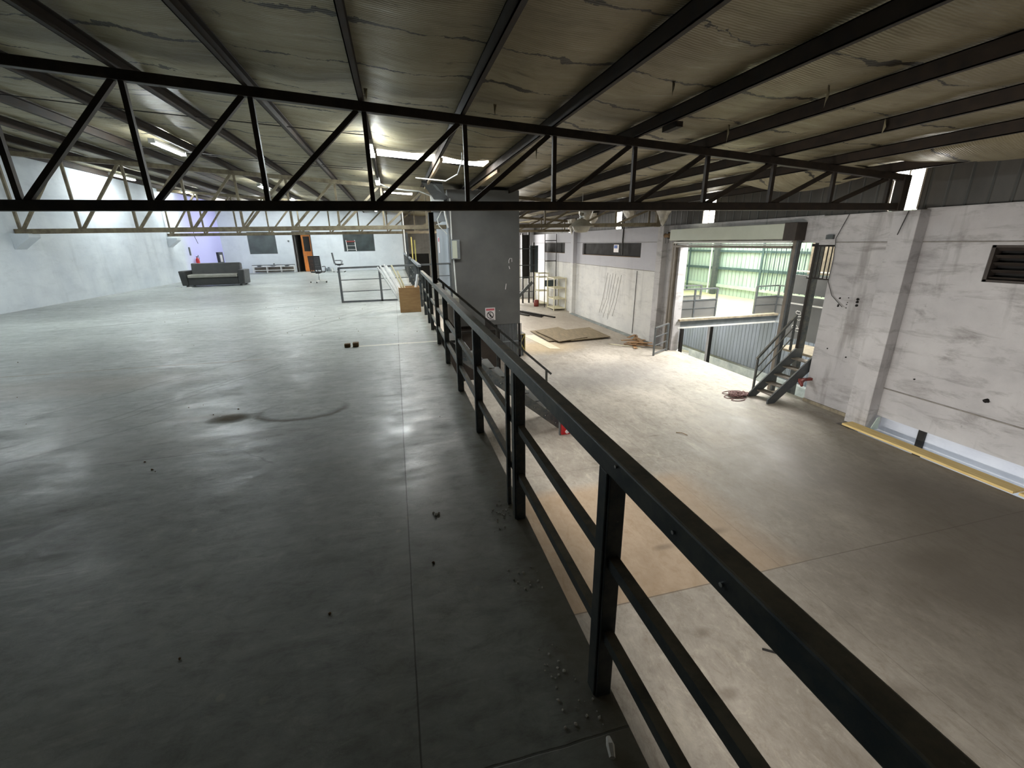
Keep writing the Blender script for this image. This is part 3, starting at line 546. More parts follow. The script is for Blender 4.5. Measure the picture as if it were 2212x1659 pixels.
def office_chair(lab, x, y, rz, arms_black, ribs):
    t = thing('office_chair', lab, 'chair', (x, y, 0), rz)
    for k in range(5):
        a = k * 2 * PI / 5 + .3; c, s = math.cos(a), math.sin(a)
        l = obj('base_leg', MB().prism([(0.02 * c - .025 * s, .02 * s + .025 * c, .075), (.02 * c + .025 * s, .02 * s - .025 * c, .075), (.36 * c + .018 * s, .36 * s - .018 * c, .055), (.36 * c - .018 * s, .36 * s + .018 * c, .055)], (0, 0, .035)), 'white', t, **L)
        obj('caster', MB().tube([(.36 * c - .02 * s, .36 * s + .02 * c, .03), (.36 * c + .02 * s, .36 * s - .02 * c, .03)], .03, 12), 'black_plastic', l, **L)
    obj('gas_lift', MB().tube([(0, 0, .08), (0, 0, .28)], .03, 12).tube([(0, 0, .28), (0, 0, .43)], .018, 10), 'chrome', t, **L)
    obj('mechanism', bx(-.09, .09, -.1, .1, .40, .44), 'black_plastic', t, **L)
    obj('seat', bx(-.25, .25, -.25, .23, .44, .50), 'black_plastic', t, bevel=.025, **L)
    bk = MB(); H = .58; W = .50
    for k in range(13):
        z = .56 + H * k / 13; yb = .26 + .06 * k / 13 + .0; bk.box(-W / 2 + .03, W / 2 - .03, yb - .012, yb + .012, z, z + H / 13 * .92)
    br = obj('backrest', bk, 'black_plastic', t, **L)
    obj('frame', MB().bar((-W / 2 + .015, .25, .50), (-W / 2 + .015, .33, 1.15), .035, .03).bar((W / 2 - .015, .25, .50), (W / 2 - .015, .33, 1.15), .035, .03).bar((-W / 2, .33, 1.15), (W / 2, .33, 1.15), .04, .03).bar((-.06, .1, .43), (-.06, .28, .60), .03, .03).bar((.06, .1, .43), (.06, .28, .60), .03, .03), 'black_plastic', br, **L)
    for s in (-1, 1): obj('armrest', MB().tube([(s * .27, .22, .70), (s * .29, -.12, .70), (s * .29, -.18, .67), (s * .27, -.14, .46), (s * .2, -.1, .43)], .016, 8), 'black_plastic', t, smooth=True, **L)
    return t
office_chair('black ribbed-back office chair on a chrome base in the middle of the upper floor', -3.4, 21.7, -.15 + PI, True, 1)
office_chair('black mesh office chair seen from the side by the back wall', -3.38, 29.7, PI / 2, True, 1)
be = thing('low_bench', 'low white slatted bench rack under the left office window', 'bench', (-7.3, 30.75, 0))
obj('top', bx(-8.52, -6.12, 30.6, 30.9, .47, .50), 'steel_grey', be)
for x in (-8.48, -7.72, -6.92, -6.16): obj('leg', MB().bar((x, 30.62, 0), (x, 30.62, .47), .035, .035).bar((x, 30.88, 0), (x, 30.88, .47), .035, .035), 'white', be)
obj('back_panel', bx(-8.45, -6.2, 30.87, 30.9, .06, .36), 'taupe', be); obj('rail', MB().box(-8.5, -6.14, 30.6, 30.63, .40, .44).box(-8.5, -6.14, 30.6, 30.9, .16, .19), 'white', be)  # taupe panel added as the brown shadows under the bench top
for i, x in enumerate((-8.1, -7.35, -6.55)): obj('tray', MB().prism([(x - .15, 30.6, .45), (x + .15, 30.6, .45), (x + .09, 30.6, .40), (x - .09, 30.6, .40)], (0, .25, 0)), 'steel_grey', be)
tag(obj('dark_ball', MB().blobs([(-7.3, 30.75, .545, .05)], 1), 'black_plastic', base=(-7.3, 30.75, .5)), 'small dark lump on top of the low white bench', 'clutter')
for i, (x, h) in enumerate(((-4.35, .2), (-4.2, .26), (-3.98, .2))): tag(obj('wall_box', bx(x - .05, x + .05, 31.0, 31.15, 0, h), ('steel_lgrey', 'steel_lgrey', 'white')[i], base=(x, 31.1, 0)), ['leftmost small grey canister on the floor between the two chairs', 'middle, tallest small grey canister on the floor between the two chairs', 'small white canister on the floor left of the mesh chair'][i], 'canister')
ld = thing('step_ladder', 'aluminium step ladder standing behind the right office window', 'ladder', (-2.65, 31.13, 1.2))
obj('stile', MB().bar((-2.92, 31.2, 1.23), (-2.95, 31.2, 1.9), .04, .02), 'white', ld); obj('stile', MB().bar((-2.38, 31.2, 1.23), (-2.42, 31.2, 1.9), .04, .02), 'white', ld)
for z in (1.32, 1.55, 1.82): obj('rung', MB().bar((-2.94, 31.2, z), (-2.4, 31.2, z), .03, .02 if z < 1.8 else .08), 'dull_red' if z > 1.8 else 'white', ld)
tag(obj('wall_fitting', MB().tube([(-6.35, 31.2, 1.88), (-6.35, 31.12, 1.88)], .05, 10), 'steel_grey', base=(-6.35, 31.2, 1.88)), 'small round grey fitting on the wall left of the orange door', 'fitting')
fx = thing('fire_extinguisher', 'red fire extinguisher hanging on the left wall behind the sofa', 'fire extinguisher', (XL + .12, 26.8, .9))
obj('cylinder', MB().lathe((XL + .13, 26.9, .55), [(0, 0), (.08, 0), (.085, .03), (.085, .42), (.05, .5), (.025, .52), (.025, .56)], 14), 'red', fx, smooth=True); obj('valve', MB().box(XL + .09, XL + .17, 26.87, 26.93, 1.1, 1.14).tube([(XL + .13, 26.9, 1.1), (XL + .22, 26.85, 1.2), (XL + .26, 26.8, 1.0)], .012), 'black_plastic', fx)
tag(obj('wall_sign', bx(XL, XL + .02, 26.45, 26.6, 1.2, 1.6), 'steel_grey', base=(XL, 26.5, 1.2)), 'narrow dark sign on the left wall above the extinguisher', 'sign')
tag(obj('wall_cabinet', bx(XL + .0, XL + .12, 30.0, 30.7, .6, 1.3), 'black_plastic', base=(XL, 30.4, .6)), 'small dark cabinet on the lilac wall near the corner', 'cabinet')
tag(obj('paper_notice', bx(XL + .12, XL + .125, 30.15, 30.5, .75, 1.15), 'label_white', base=(XL + .12, 30.3, .8)), 'white notice on the small dark cabinet by the corner', 'notice')
tag(obj('hanging_cable', MB().tube([(XL + .02, 27.4, 3.3), (XL + .02, 27.5, 2.1), (XL + .03, 27.7, 1.78)], .012, 6), 'cable', base=(XL, 27.4, 1.8)), 'thin dark cable hanging down the lilac part of the left wall', 'cable')
# ================================================================== LIFT TOWER
lt = thing('lift_tower', 'tall grey sheet-metal lift tower rising from the lower floor', 'lift shaft', (3.05, 16.3, -2.5))
obj('cladding', bx(1.83, 4.25, 15.3, 17.6, -1.22, 3.27), 'clad', lt)
obj('side_panel', bx(1.79, 1.828, 15.55, 19.4, -.02, 2.36), 'clad_side', lt, label='pale grey side door panel')
cg = MB()
for k in range(22): x = 3.42 + k * .042; cg.bar((x, 15.32, -2.48), (x, 15.32, -1.22), .02, .014)
cg.box(3.38, 4.27, 15.3, 15.34, -2.5, -2.42).box(3.38, 4.27, 15.3, 15.34, -1.9, -1.86)
obj('grille', cg, 'steel_lgrey', lt)
for (x, y) in ((1.87, 15.34), (3.36, 15.34), (4.23, 15.34), (1.87, 17.56), (4.23, 17.56)): obj('corner_post', bx(x - .04, x + .04, y - .04, y + .04, -2.5, -1.22), 'post_dark', lt)
obj('back_panel', bx(1.91, 4.19, 17.5, 17.54, -2.5, -1.22), 'brown_panel', lt); obj('front_shade_panel', bx(1.95, 4.18, 15.40, 15.42, -2.5, -1.22), 'brown_panel', lt)  # dark front panel is added to stand for shade behind the grille
obj('paint_chip', MB().tube([(3.86, 15.293, .92), (3.86, 15.293, 1.02), (3.90, 15.293, 1.08), (3.97, 15.293, 1.08), (3.97, 15.293, .96)], .010, 5).tube([(3.89, 15.293, .72), (3.86, 15.293, .82)], .013, 5).tube([(3.72, 15.293, .02), (3.75, 15.293, .22)], .014, 5).blobs([(3.48, 15.295, -.72, .015)], 2), 'label_white', lt, label='white paint scratches')
# dark enclosure and box at its foot in front
en = thing('lift_pit_enclosure', 'dark brown sheet enclosure under the stairs at the foot of the lift tower', 'enclosure', (2.1, 13, -2.5))
obj('panel', MB().box(.95, 2.95, 12.95, 12.98, -2.5, -1.0).box(2.92, 2.95, 12.98, 15.2, -2.5, -1.0), 'brown_panel', en)
for x in (1.0, 1.75, 2.2, 2.9): obj('upright', bx(x - .03, x + .03, 12.88, 12.95, -2.5, -1.0), 'post_dark', en)
obj('head_rail', bx(.95, 2.95, 12.88, 12.95, -1.0, -.93), 'post_dark', en)
sg = thing('warning_sign', 'small white no-entry sign sticker with red heading on the grey lift tower', 'sign', (3.14, 15.29, -.83))
obj('plate', bx(2.96, 3.32, 15.28, 15.294, -1.05, -.60), 'label_white', sg); obj('heading', bx(2.99, 3.29, 15.276, 15.28, -.70, -.63), 'pink', sg)
cc = [(3.14 + .115 * math.cos(a * PI / 12), 15.276, -.86 + .115 * math.sin(a * PI / 12)) for a in range(25)]
obj('symbol', MB().tube(cc, .012, 5).tube([(3.06, 15.276, -.78), (3.22, 15.276, -.94)], .012, 5).tube([(3.14, 15.277, -.80), (3.12, 15.277, -.87), (3.16, 15.277, -.92)], .014, 5).box(3.0, 3.28, 15.277, 15.28, -1.035, -1.02), 'ink', sg)
st = thing('door_sticker', 'white sticker with red band on the pale side of the lift tower', 'sticker', (1.78, 18.5, 1.6)); obj('plate', bx(1.775, 1.79, 18.3, 18.75, 1.25, 1.85), 'label_white', st); obj('heading', bx(1.77, 1.775, 18.33, 18.72, 1.68, 1.82), 'pink', st)
ebx = thing('electrical_box', 'small grey electrical box on the left edge of the lift tower', 'electrical box', (1.95, 15.2, 1.0)); obj('body', bx(1.86, 2.14, 15.12, 15.298, 1.1, 1.72), 'steel_lgrey', ebx, bevel=.01); obj('cover', bx(1.88, 2.04, 15.105, 15.12, 1.13, 1.69), 'beige', ebx)
tag(obj('conduit_pipe', MB().tube([(1.9, 15.26, 3.0), (1.9, 15.26, 1.73)], .025, 8).tube([(1.93, 15.26, 1.09), (1.96, 15.26, .0), (1.96, 15.26, -.6)], .025, 8), 'conduit', base=(1.9, 15.26, 1.7)), 'white conduit running down the front left edge of the lift tower', 'pipe')
sb = thing('switch_box', 'white switch box beside the top left corner of the lift tower', 'switch box', (1.5, 15.5, 2.6)); obj('body', bx(1.3, 1.72, 15.35, 15.5, 2.62, 3.12), 'white', sb, bevel=.01); obj('mark', bx(1.38, 1.5, 15.345, 15.35, 2.98, 3.0), 'ink', sb); obj('bracket', bx(1.3, 1.825, 15.5, 15.53, 2.3, 3.12), 'steel_lgrey', sb)
pts = [(.0, 15.2, 3.28), (.55, 15.25, 3.22), (.95, 15.3, 3.2), (1.25, 15.35, 3.1), (1.35, 15.4, 3.05)]
tag(obj('conduit_pipe', MB().tube([(-.25, 14.9, 3.36)] + pts, .02, 8), 'conduit', base=(0, 15, 3.2)), 'white conduit running under the roof to the white switch box', 'pipe')
tag(obj('loose_cable', MB().tube([(1.5, 9.7, 3.35), (1.52, 9.8, 3.22), (1.45, 10.1, 3.0), (1.3, 11.0, 2.98), (1.1, 11.8, 3.1), (.7, 12.3, 3.2)], .013, 6), 'conduit', base=(1.4, 10.2, 3.1)), 'white loose cable dangling below the roof light', 'cable')
tag(obj('cable_bundle', MB().tube([(1.78, 15.27, 2.85), (1.7, 15.2, 2.75), (1.72, 15.22, 2.5), (1.8, 15.25, 2.1)], .03, 8).tube([(1.6, 15.25, 2.6), (1.45, 15.2, 2.35), (1.5, 15.2, 2.15), (1.75, 15.2, 1.9)], .014, 6), 'conduit', base=(1.7, 15.2, 2.4)), 'white cable bundle at the upper left edge of the lift tower', 'cable')
du = thing('sheet_duct', 'grey folded sheet duct between the roof and the lift tower top', 'duct', (1.6, 15.2, 3.1)); obj('panel', MB().prism([(.95, 14.0, 3.30), (1.55, 14.0, 3.27), (1.78, 15.22, 2.95), (1.4, 15.22, 2.95)], (0, .04, .05)), 'steel_grey', du); obj('rim', MB().bar((1.3, 14.0, 3.28), (1.78, 15.2, 3.0), .08, .05), 'steel_lgrey', du)
yb = thing('hazard_box', 'yellow and black box fixed to the right side of the lift tower base', 'box', (4.5, 16.2, -2.2)); obj('body', bx(4.26, 4.62, 15.9, 16.5, -2.45, -1.75), 'black_plastic', yb); obj('frame', MB().bar((4.28, 15.89, -2.44), (4.6, 15.89, -1.77), .03, .01, (0, 1, 0)).bar((4.6, 15.89, -2.44), (4.28, 15.89, -1.77), .03, .01, (0, 1, 0)).box(4.26, 4.29, 15.88, 15.9, -2.45, -1.75).box(4.59, 4.62, 15.88, 15.9, -2.45, -1.75).box(4.26, 4.62, 15.88, 15.9, -1.78, -1.75).box(4.26, 4.62, 15.88, 15.9, -2.45, -2.42), 'yellow', yb)
tag(obj('hazard_box_bracket', bx(4.26, 4.42, 15.45, 15.6, -2.5, -2.3), 'steel_grey', base=(4.3, 15.5, -2.5)), 'grey block on the floor at the right foot of the lift tower', 'block')
# ================================================================== STAIRS FROM THE MEZZANINE DOWN TO THE LOWER FLOOR
sr = thing('steel_staircase', 'charcoal steel staircase descending from the mezzanine to the lower floor', 'staircase', (2, 9.1, -2.5))
for y in (8.68, 9.5): obj('stringer', MB().prism([(.66, y, -.05), (.66, y, -.33), (3.3, y, -2.5), (3.62, y, -2.5)], (0, .05, 0)), 'rail', sr)
for k in range(10):
    x = .95 + k * .255; z = -.28 - k * .215; obj('tread', bx(x - .12, x + .14, 8.73, 9.5, z - .03, z), 'steel_grey', sr)
    obj('bolt', MB().blobs([(x, 8.672, z - .14, .014)], k), 'chrome', sr)
obj('handrail', MB().bar((.84, 9.53, .90), (3.42, 9.53, -1.44), .05, .05), 'rail', sr)
for x, z0_, z1_ in ((.95, -.25, .78), (2.1, -1.2, -.25), (3.3, -2.2, -1.34)): obj('baluster', MB().bar((x, 9.53, z0_), (x, 9.53, z1_), .045, .045), 'rail', sr)
rb = thing('red_alarm_box', 'small red box with a round white emblem at the foot of the mezzanine stairs', 'box', (3.42, 8.35, -2.5)); obj('body', bx(3.25, 3.45, 8.3, 8.42, -2.5, -2.22), 'red', rb, bevel=.008); obj('emblem', MB().tube([(3.38, 8.29, -2.43), (3.38, 8.3, -2.43)], .045, 16), 'label_white', rb); obj('holder', bx(3.20, 3.22, 8.3, 8.36, -2.5, -2.1), 'steel_grey', rb)
# ================================================================== DOORWAY, SHUTTER, STAIR TO THE NEXT HALL
sh = thing('roller_shutter', 'cream roller shutter box with rails above the wide doorway', 'roller shutter', (10.1, 12.2, 1.5))
obj('box', bx(9.88, XR - .002, 9.8, 14.85, 1.60, 1.98), 'beige', sh, bevel=.01); obj('end_cap', bx(9.87, XR - .002, 9.42, 9.8, 1.56, 2.0), 'brown_panel', sh, bevel=.01)
obj('bottom_bar', MB().box(10.0, 10.04, 9.62, 14.75, 1.50, 1.55).box(10.06, 10.1, 9.62, 14.75, 1.44, 1.48), 'white', sh); obj('housing_rail', bx(10.0, 10.12, 9.6, 14.8, 1.36, 1.43), 'taupe', sh)
obj('guide', MB().box(10.02, 10.16, 14.62, 14.72, -2.5, 1.56).box(10.02, 10.08, 14.76, 14.84, -2.5, 1.56), 'taupe', sh); obj('guide', MB().box(10.05, 10.2, 9.5, 9.62, -2.5, 1.56), 'taupe', sh); obj('guide_edge', bx(10.03, 10.14, 9.44, 9.50, -2.5, 1.56), 'steel_grey', sh)
struct('trim_14', MB().box(10.14, 10.46, 14.5, 14.62, -2.5, 1.5), 'wall_right')
hm = thing('hoist_motor', 'small brass-brown chain motor on the wall left of the shutter box', 'motor', (10.05, 15.1, 1.75)); obj('body', MB().tube([(10.0, 15.0, 1.78), (10.0, 15.32, 1.78)], .085, 12), 'rust_debris', hm); obj('gear', bx(9.95, 10.18, 15.1, 15.2, 1.66, 1.9), 'black_plastic', hm); obj('chain', MB().tube([(9.95, 15.2, 1.7), (9.95, 15.2, 1.5)], .01, 5).tube([(9.95, 15.02, 1.7), (9.95, 15.02, 1.52)], .01, 5), 'cable', hm)
gl = thing('guard_rail_panel', 'low grey guard rail panel standing left of the wide doorway', 'railing', (9.9, 14.6, -2.5))
obj('frame', MB().bar((9.05, 13.95, -2.5), (9.05, 13.95, -1.45), .05).bar((9.95, 14.5, -2.5), (9.95, 14.5, -1.42), .07).bar((9.05, 13.95, -1.45), (9.95, 14.5, -1.42), .045).bar((9.05, 13.95, -2.42), (9.95, 14.5, -2.42), .04), 'steel_grey', gl)
for z in (-1.8, -2.12): obj('cross_bar', MB().bar((9.05, 13.95, z), (9.95, 14.5, z + .02), .03), 'steel_grey', gl)
# stair up to the landing
s2 = thing('steel_staircase', 'short dark steel stair with one handrail rising through the wide doorway', 'staircase', (9.7, 8.95, -2.5))
for y in (8.6, 9.22): obj('stringer', MB().prism([(9.08, y, -2.5), (9.3, y, -2.5), (10.62, y, -1.42), (10.62, y, -1.25), (10.35, y, -1.25), (9.08, y, -2.38)], (0, .04, 0)), 'steel_grey', s2)
for k in range(5): x = 9.32 + k * .24; z = -2.32 + k * .205; obj('tread', bx(x - .02, x + .22, 8.64, 9.22, z - .03, z), 'taupe', s2)
obj('handrail', MB().bar((9.2, 9.3, -1.47), (10.28, 9.3, -.33), .05), 'rail', s2)
obj('mid_rail', MB().bar((9.25, 9.3, -1.72), (10.28, 9.3, -.62), .025).bar((9.25, 9.3, -2.02), (10.28, 9.3, -.92), .025), 'rail', s2)
for x, a, b in ((9.24, -2.45, -1.47), (10.26, -1.3, -.33)): obj('baluster', MB().bar((x, 9.3, a), (x, 9.3, b), .045), 'rail', s2)
tag(obj('red_boot', MB().tube([(9.95, 8.45, -1.86), (9.8, 8.4, -1.9), (9.75, 8.3, -1.97)], [.05, .06, .03], 8).box(9.82, XR, 8.42, 8.5, -1.9, -1.84), 'dull_red', base=(9.9, 8.4, -1.9)), 'dull red clamp on the wall corner beside the short stair', 'clamp')
# tangled cord
rc = random.Random(11); m = MB(); P = []
for i in range(260):
    a = i * .55 + rc.uniform(-.3, .3); r = rc.uniform(.05, .26); P.append((8.84 + r * 1.2 * math.cos(a), 9.35 + r * math.sin(a) * .8, -2.49 + rc.uniform(.01, .08)))
for k in range(0, 256, 4): m.tube(P[k:k + 5], .011, 5, False)
for (cx, cy, rx, ry) in ((8.55, 9.32, .17, .13), (8.6, 9.08, .2, .1), (8.85, 9.62, .3, .12)): m.tube([(cx + rx * math.cos(a * PI / 8), cy + ry * math.sin(a * PI / 8), -2.488) for a in range(17)], .010, 5, False)
tag(obj('tangled_cord', m, 'rope', base=(8.9, 9.3, -2.5), smooth=True), 'tangled mauve cord heaped on the floor before the short stair', 'cord')
# ---- next hall
struct('floor_next_hall', bx(10.34, 17.6, 7.2, 27, -4.8, -4.6), 'concrete')
struct('floor_next_hall_upper', MB().box(10.55, 17.4, 14.6, 27, -1.5, -1.29).box(15.0, 17.4, 7.2, 14.6, -1.5, -1.29), 'hall_floor')
struct('trim_15', MB().box(10.36, 15.0, 14.52, 14.6, -1.64, -1.30).box(14.95, 15.03, 7.2, 14.52, -1.64, -1.30), 'steel_lgrey'); struct('trim_16', bx(10.36, 15.0, 14.40, 14.52, -1.36, -1.29), 'concrete_raw')
struct('trim_17', bx(10.36, 15.0, 14.49, 14.52, -1.66, -1.60), 'white')
struct('wall_next_hall', bx(17.4, 17.5, 7.2, 27, -1.6, 3.6), 'hall_sheet'); struct('wall_next_hall_end', bx(10.3, 17.5, 27, 27.1, -4.6, 3.6), 'hall_sheet')
struct('wall_next_hall_lower', MB().box(14.95, 15.05, 7.2, 27, -3.86, -1.66), 'hall_sheet_low'); struct('wall_next_hall_curb', bx(14.7, 15.1, 7.2, 27, -4.6, -3.86), 'concrete')
struct('wall_next_hall_near', bx(10.5, 17.5, 7.12, 7.2, -5, 3.6), 'wall_dim')
struct('wall_threshold', bx(10.2, 10.34, 8.56, 14.6, -4.6, -2.7), 'concrete')
struct('ceiling_next_hall', bx(10.45, 17.5, 7.2, 27, 3.55, 3.65), 'white')
for z, m_, h in ((1.02, 'hall_girt', .10), (.12, 'hall_girt', .12), (-.80, 'hall_pale', .15)): tag(obj('wall_girt', bx(17.22, 17.4, 7.2, 27, z - h / 2, z + h / 2), m_, base=(17.3, 16, z)), {1.02: 'upper blue grey horizontal girt on the next hall wall', .12: 'middle blue grey horizontal girt on the next hall wall', -.80: 'pale lower horizontal girt on the next hall wall'}[z], 'girt')
cols = [(21.2, .30, 'thick grey column against the next hall wall, left part', 'steel_grey'), (18.05, .12, 'slim dark column against the next hall wall, centre', 'hall_girt'), (23.6, .12, 'slim dark upright at the far left of the next hall wall', 'hall_girt')]
for y, wd, lab, m_ in cols: tag(obj('steel_column', bx(17.05 if wd > .2 else 17.18, 17.22, y - wd / 2, y + wd / 2, -1.29, 3.5), m_, base=(17.2, y, -1.29)), lab, 'column')
tag(obj('white_pipe', MB().tube([(17.0, 21.45, -1.25), (17.0, 21.45, 2.5)], .04, 8), 'white', base=(17, 21.4, -1.2)), 'white drain pipe beside the thick grey column in the next hall', 'pipe')
m = MB()
for k in range(26): y = 11.0 + k * .27; m.bar((17.12, y, -.75), (17.12, y, 1.2), .03)
wg = tag(obj('window_bars', m, 'hall_girt', base=(17.1, 14, -.7)), 'row of dark vertical bars on the right half of the next hall wall', 'bars'); 
def panel_rail(lab, pts, post_at, z0=-1.29):
    t = thing('panelled_railing', lab, 'railing', (pts[0][0], pts[0][1], z0))
    for p, q in zip(pts[:-1], pts[1:]):
        obj('top_rail', MB().bar((p[0], p[1], z0 + 1.1), (q[0], q[1], z0 + 1.1), .05), 'steel_grey', t)
        obj('panel', MB().bar((p[0], p[1], z0 + .33), (q[0], q[1], z0 + .33), .02, .66), 'clad', t)
        obj('rail', MB().bar((p[0], p[1], z0 + .68), (q[0], q[1], z0 + .68), .05).bar((p[0], p[1], z0 + .36), (q[0], q[1], z0 + .36), .045, .03), 'steel_grey', t)
    for p in post_at: obj('post', MB().bar((p[0], p[1], z0), (p[0], p[1], z0 + 1.1), .06), 'steel_grey', t)
panel_rail('left grey panelled railing on the raised floor edge of the next hall', [(10.4, 14.66), (12.1, 14.66)], [(10.42, 14.66), (11.1, 14.66), (12.1, 14.66)])
panel_rail('grey railing set back behind the left railing in the next hall', [(10.6, 15.9), (12.3, 15.9)], [(11.2, 15.9), (12.3, 15.9)])
panel_rail('right grey panelled railing that turns the corner of the raised floor', [(13.95, 14.66), (15.0, 14.66), (15.0, 10.2), (15.0, 7.4)], [(13.95, 14.66), (15.0, 14.62), (15, 12.4), (15, 10.2), (15, 7.4)])
tag(obj('steel_column', bx(13.0, 13.16, 15.9, 16.05, -4.6, -1.5), 'post_dark', base=(13.1, 16, -4.6)), 'dark column under the raised floor of the next hall', 'column')
tag(obj('steel_column', bx(10.42, 10.52, 14.3, 14.42, -4.6, -1.64), 'post_dark', base=(10.5, 14.35, -4.6)), 'dark column just behind the left side of the wide doorway', 'column')
tag(obj('steel_column', bx(10.55, 10.7, 9.28, 9.42, -4.6, 2.2), 'rail', base=(10.6, 9.3, -4.6)), 'dark steel column beyond the top of the short stair', 'column')
# landing and panels at the stair head
la = thing('stair_landing', 'grey steel landing with a scrawled panel at the head of the short stair', 'landing', (11, 8.9, -1.4))
obj('deck', bx(10.62, 11.6, 8.6, 10.15, -1.46, -1.40), 'concrete_raw', la); obj('panel', bx(12.2, 12.24, 9.6, 11.6, -1.46, -.12), 'clad', la); obj('panel', bx(12.5, 12.54, 9.6, 11.7, -.1, .5), 'clad', la)
obj('rail', MB().bar((12.18, 9.6, -.36), (12.18, 11.6, -.36), .04), 'white', la); obj('rail', MB().bar((12.46, 9.6, .62), (12.46, 11.7, .62), .04), 'white', la); obj('leg', MB().bar((12.1, 8.6, -4.6), (12.1, 8.6, -1.42), .08), 'post_dark', la)
rs = random.Random(3)
for cy, cz in ((11.0, -.62), (10.95, -.78), (11.05, -1.08), (10.9, -1.15)):
    obj('chalk_scrawl', MB().tube([(12.19, cy + .12 * math.cos(a * .8) * rs.uniform(.5, 1.1), cz + .07 * math.sin(a * .8) * rs.uniform(.5, 1.1)) for a in range(11)], .012, 4), 'chalk', la, label='white scrawled mark')
gp = thing('grating_door', 'dark barred grating door right of the shutter column', 'grating', (10.45, 8.9, .2)); g = MB()
for k in range(6): g.bar((10.47, 8.62 + k * .11, .62), (10.47, 8.62 + k * .11, 1.46), .02)
obj('bars', g, 'post_dark', gp); obj('frame', MB().bar((10.47, 8.58, 1.44), (10.47, 9.4, 1.44), .07).bar((10.47, 8.58, .62), (10.47, 9.4, .62), .04).bar((10.47, 9.3, -1.3), (10.47, 9.3, 1.46), .05), 'post_dark', gp)
tag(obj('dirty_panel', bx(12.9, 12.95, 9.9, 11.6, .5, 3.55), 'concrete_raw', base=(12.9, 10.8, .5)), 'tall dirty grey panel seen through the grating door', 'panel')
fr_ = thing('blower_stand', 'pale machine on a thin stand in the pit of the next hall', 'machine', (11.6, 15.8, -4.6)); obj('body', MB().tube([(11.5, 15.9, -3.0), (11.9, 15.8, -3.1)], .16, 12), 'white', fr_); obj('stand', MB().bar((11.4, 15.8, -4.6), (11.6, 15.85, -3.1), .04).bar((12.0, 15.8, -4.6), (11.8, 15.85, -3.1), .04).bar((11.3, 15.6, -3.6), (12.1, 15.6, -3.6), .03), 'steel_grey', fr_)
# cables, boxes and marks on the right wall
tag(obj('hanging_cable', MB().tube([(10.17, 8.35, 2.12), (10.16, 8.55, 1.6), (10.16, 8.5, 1.1), (10.16, 8.52, .6), (10.16, 8.35, .28), (10.14, 8.02, .05)], .008, 6), 'cable', base=(10.16, 8.4, 1)), 'thin grey cable hanging down the wall right of the doorway', 'cable')
tag(obj('junction_box', bx(10.14, XR, 8.62, 8.80, 1.58, 1.68), 'steel_grey', base=(10.15, 8.7, 1.6)), 'small grey junction box above the grating door', 'box')
tag(obj('wall_rod', MB().tube([(9.88, 6.9, 2.1), (9.87, 7.0, 1.65)], .01, 6), 'cable', base=(9.88, 7, 1.7)), 'short dark rod hanging at the head of the near pilaster', 'rod')
tag(obj('hanging_cable', MB().tube([(10.17, 18.9, 2.6), (10.17, 18.95, 1.7), (10.17, 18.9, 1.0)], .03, 6), 'cable', base=(10.17, 18.9, 1.7)), 'dark rag-like cable hanging before the long black window', 'cable')
tag(obj('hanging_cable', MB().tube([(10.18, 17.5, .36), (10.18, 17.55, -2.4)], .012, 6), 'cable', base=(10.18, 17.5, -1)), 'straight dark cable down the white wall below the long window', 'cable')
m = MB(); rs = random.Random(9)
for k in range(6):
    y = 18.9 + k * .28; m.tube([(10.195, y, .1 + rs.uniform(-.1, .1)), (10.195, y + .35 + rs.uniform(-.05, .1), -1.2), (10.195, y + .75 + rs.uniform(-.1, .2), -2.2 + rs.uniform(0, .3))], .007, 4)
tag(obj('wall_scratches', m, 'scratch', base=(10.195, 19.5, -1)), 'long slanting grey scratches on the white right wall', 'scratches')
m = MB().blobs([(XR - .01, 7.95 + .25 * math.sin(k * 2.1), .15 + .12 * math.cos(k * 3.7), .014 + .01 * (k % 3)) for k in range(11)], 5).blobs([(XR - .01, 7.7, -1.1, .02), (XR - .01, 8.2, -1.0, .018), (XR - .01, 5.0, -1.25, .05), (XR - .01, 6.2, -1.2, .02)], 6)
tag(obj('wall_holes', m, 'black_void', base=(XR, 7.9, .1)), 'cluster of small dark drill holes on the wall by the near pilaster', 'holes')
tag(obj('window_papers', MB().box(XR + .085, XR + .095, 19.5, 20.0, 1.1, 1.45), 'label_white', base=(XR + .19, 19.7, 1.1)), 'white paper hanging inside the long black window', 'paper'); tag(obj('blue_poster', MB().box(XR + .075, XR + .085, 19.65, 19.95, 1.28, 1.42), 'blue_paper', base=(XR + .18, 19.8, 1.3)), 'small blue poster in front of the white paper in the long window', 'poster')
# planks and post over the gap at the near right wall
for i, (a, b_, dx) in enumerate(((4.0, 7.0, 0), (2.2, 3.95, .02))): tag(obj('scaffold_plank', MB().bar((9.74 + dx, a, -2.46), (9.76 + dx, b_, -2.46), .3, .045), 'plank_yellow', base=(9.75, (a + b_) / 2, -2.5), bevel=.004), ['long yellow plank along the gap below the near right wall', 'yellow plank at the right edge of the frame over the gap'][i], 'plank')
tag(obj('steel_post', bx(10.56, 10.615, 5.95, 6.08, -5, -2.24), 'post_dark', base=(10.55, 6, -5)), 'short dark post in the lit gap under the near right wall', 'post')
gp2 = tag(obj('glass_sheet', MB().prism([(9.95, 6.62, -2.5), (10.18, 6.62, -2.5), (10.18, 6.62, -2.2), (10.1, 6.62, -2.22)], (0, .015, 0)), 'hall_pale', base=(10, 6.6, -2.5)), 'pale green glass offcut leaning at the foot of the near pilaster', 'glass')
